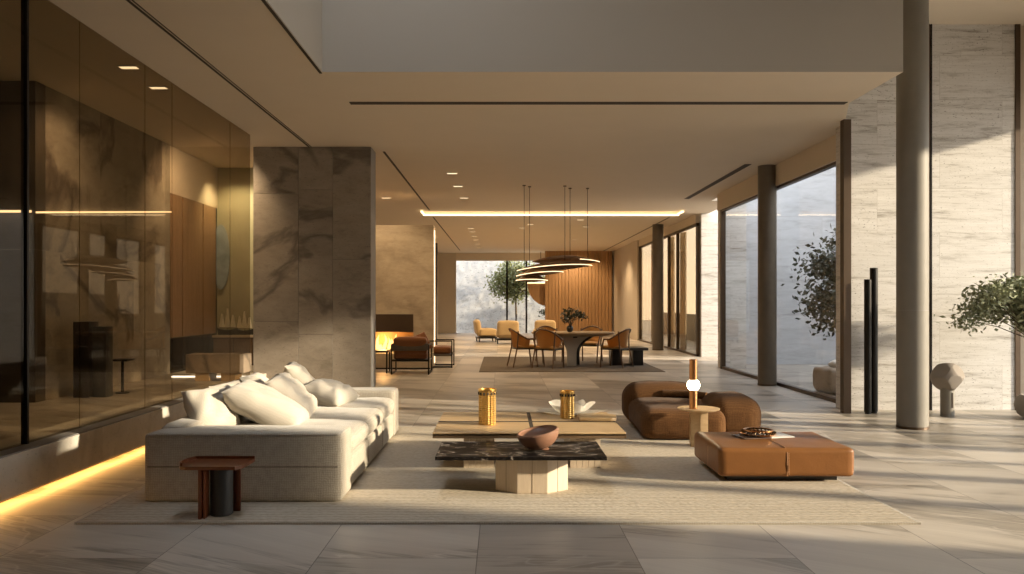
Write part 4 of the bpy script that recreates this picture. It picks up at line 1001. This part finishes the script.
# pendants
def pendant(lab, cx, cy, cz, hl, hw, tilt, yaw, cords, k1=40):
    t = thing('pendant_light', lab, 'pendant lamp', (cx, cy, cz), 0, 'leaf-shaped pendant lights over the dining table')
    def leaf(th, inset, z, up):
        bm = BM(); n = 28; U, D = [], []
        rows = []
        for k in range(n + 1):
            u = -1 + 2 * k / n; wd = (hw - inset) * max(0, 1 - u * u) ** .8 + .002
            row = []
            for j in range(7):
                v = -1 + 2 * j / 6; row.append(bm.verts.new((u * (hl - inset), v * wd, z + up * (1 - u * u) * (1 - v * v))))
            rows.append(row)
        for A, B in zip(rows, rows[1:]):
            for j in range(6): bm.faces.new((A[j], A[j + 1], B[j + 1], B[j]))
        bmesh.ops.solidify(bm, geom=bm.faces[:], thickness=th)
        return bm
    rr = (R_(-9), tilt, yaw)
    part('shade', leaf(.012, 0, 0, .13), 'cabinet_wood', t, None, rr)
    bm = BM(); P = []
    for k in range(k1 + 1):
        u = math.cos(PI * k / 40); P.append((u * hl, -(hw * max(0, 1 - u * u) ** .7 + .004), -.008))
    tube(bm, P, .008, 6); part('light_strip', bm, 'led_soft', t, None, rr)
    for dx in cords:
        bm = BM(); tube(bm, [(dx, 0, .04), (dx, 0, H - cz)], .006, 6); part('cord', bm, 'black_metal', t)
        bm = BM(); cyl(bm, .035, H - cz - .02, H - cz, dx, 0, 20); part('ceiling_cap', bm, 'bronze', t)
pendant('topmost and longest leaf-shaped pendant, pointing right', 1.38, 17.4, 2.40, .74, .34, 0, 0, (.10, .48), 15)
pendant('second leaf-shaped pendant, its glowing rim rising to the right', 1.12, 17.05, 2.25, .80, .32, R_(-4), 0, (.22, ))
pendant('third leaf-shaped pendant, short and tilted, under the second', .80, 16.95, 2.12, .50, .22, R_(-5), 0, (-.33,))
pendant('lowest and shortest leaf-shaped pendant', .64, 17.15, 1.99, .34, .14, R_(0), 0, (-.05,))
# curved wooden shell behind pendant
bm = BM(); n = 16; V_ = {}
for i in range(n + 1):
    for j in range(9):
        a = PI / 2 * i / n; t_ = j / 8
        V_[i, j] = bm.verts.new((2.25 - 1.0 * math.cos(a) * (1 - .0 * t_), 38.9 + .5 * t_, 2.45 - 1.1 * math.sin(a) + .0 * t_))
for i in range(n):
    for j in range(8): bm.faces.new((V_[i, j], V_[i + 1, j], V_[i + 1, j + 1], V_[i, j + 1]))
bmesh.ops.solidify(bm, geom=bm.faces[:], thickness=.04)
pts = [(2.25 - 1.0 * math.cos(PI / 2 * i / n), 2.45 - 1.1 * math.sin(PI / 2 * i / n)) for i in range(n + 1)] + [(2.25, 2.45)]
a = [bm.verts.new((x, 38.9, z)) for x, z in pts]; b = [bm.verts.new((x, 38.86, z)) for x, z in pts]; bm.faces.new(a[::-1]); bm.faces.new(b)
for k in range(len(pts)): bm.faces.new((a[k], a[(k + 1) % len(pts)], b[(k + 1) % len(pts)], b[k]))
cw = thing('curved_canopy', 'curved golden wooden shell beside the oak wall, under the pendants in view', 'canopy'); obj('shell', bm, 'wall_wood', cw, True)
bm = BM(); box(bm, 1.25, 2.2, 38.82, 39.4, 2.45, 2.50); obj('light_strip', bm, 'led_soft', cw)
bm = BM(); tube(bm, [(1.9, 39.2, 2.5), (1.9, 39.2, H)], .015); obj('hanger', bm, 'black_metal', cw)

# cream armchairs at the back
def cream_chair(lab, loc, rz, s=1.0):
    t = thing('lounge_armchair', lab, 'armchair', loc, rz, 'cream armchairs at the back')
    part('backrest', softbox(.78, .20, .56, .08, .03, 10), 'cream_fabric', t, (0, .30, .28), (R_(-8), 0, 0))
    part('seat', softbox(.72, .70, .22, .07, .03, 10), 'cream_fabric', t, (0, -.02, .2))
    for x in (-.37, .37):
        part('armrest', softbox(.12, .66, .26, .05, .02, 8), 'cream_fabric', t, (x, -.02, .24))
    bm = BM(); box(bm, -.42, .42, -.36, .36, .13, .19); part('base', bm, 'black_lacquer', t, None, None, False)
    for x in (-.38, .38):
        for y in (-.32, .32):
            bm = BM(); bar(bm, (x, y, 0), (x, y, .13), .04); part('leg', bm, 'black_metal', t, None, None, False)
    return t
cc = cream_chair('cream armchair seen from behind, left of the dining chairs', (.22, 29.6, 0), R_(180))
dup(cc, (-.62, 31.2, 0), R_(100), 'smaller-looking cream armchair farther left before the rock court')
dup(cc, (1.62, 30.4, 0), R_(180), 'cream armchair showing just above the dining chairs, before the black mullion')

# ------------------------------------------------------------------ light
sd = Vector((-0.93, 0.255, -0.262)).normalized()
L = bpy.data.lights.new('sun', 'SUN'); L.energy = 8.6; L.color = (1.0, 0.83, 0.60); L.angle = math.radians(2.0)
o = bpy.data.objects.new('sun', L); COL.objects.link(o); o.rotation_euler = sd.to_track_quat('-Z', 'Y').to_euler(); o.location = (20, 0, 10)
wd = bpy.data.worlds.new('sky'); SC.world = wd; wd.use_nodes = True; nt = wd.node_tree
bg = nt.nodes['Background']
tc = N(nt, 'ShaderNodeTexCoord'); sp_ = N(nt, 'ShaderNodeSeparateXYZ'); nt.links.new(tc.outputs['Generated'], sp_.inputs[0])
nt.links.new(ramp(nt, sp_.outputs[2], [(0.0, (0.95, 0.82, 0.66)), (0.15, (0.84, 0.83, 0.82)), (1.0, (0.64, 0.70, 0.80))]), bg.inputs[0]); bg.inputs[1].default_value = 3.6
L = bpy.data.lights.new('fire_glow', 'POINT'); L.energy = 14; L.color = (1, .5, .16); L.shadow_soft_size = .1
o = bpy.data.objects.new('fire_glow', L); COL.objects.link(o); o.location = (-2.75, 18.62, .66)

# ------------------------------------------------------------------ camera
cam = bpy.data.cameras.new('camera'); cam.lens = 36 * 800 / 1024; cam.sensor_width = 36
cam.shift_x = 10 / 1024; cam.shift_y = 16 / 1024; cam.clip_end = 300; cam.clip_start = .05
co = bpy.data.objects.new('camera', cam); COL.objects.link(co); co.location = (0, 0, 1.5); co.rotation_euler = (PI / 2, 0, 0); SC.camera = co
SC.view_settings.view_transform = 'Standard'; SC.view_settings.look = 'None'; SC.view_settings.gamma = 1; SC.view_settings.use_curve_mapping = False
SC.view_settings.exposure = 0.38
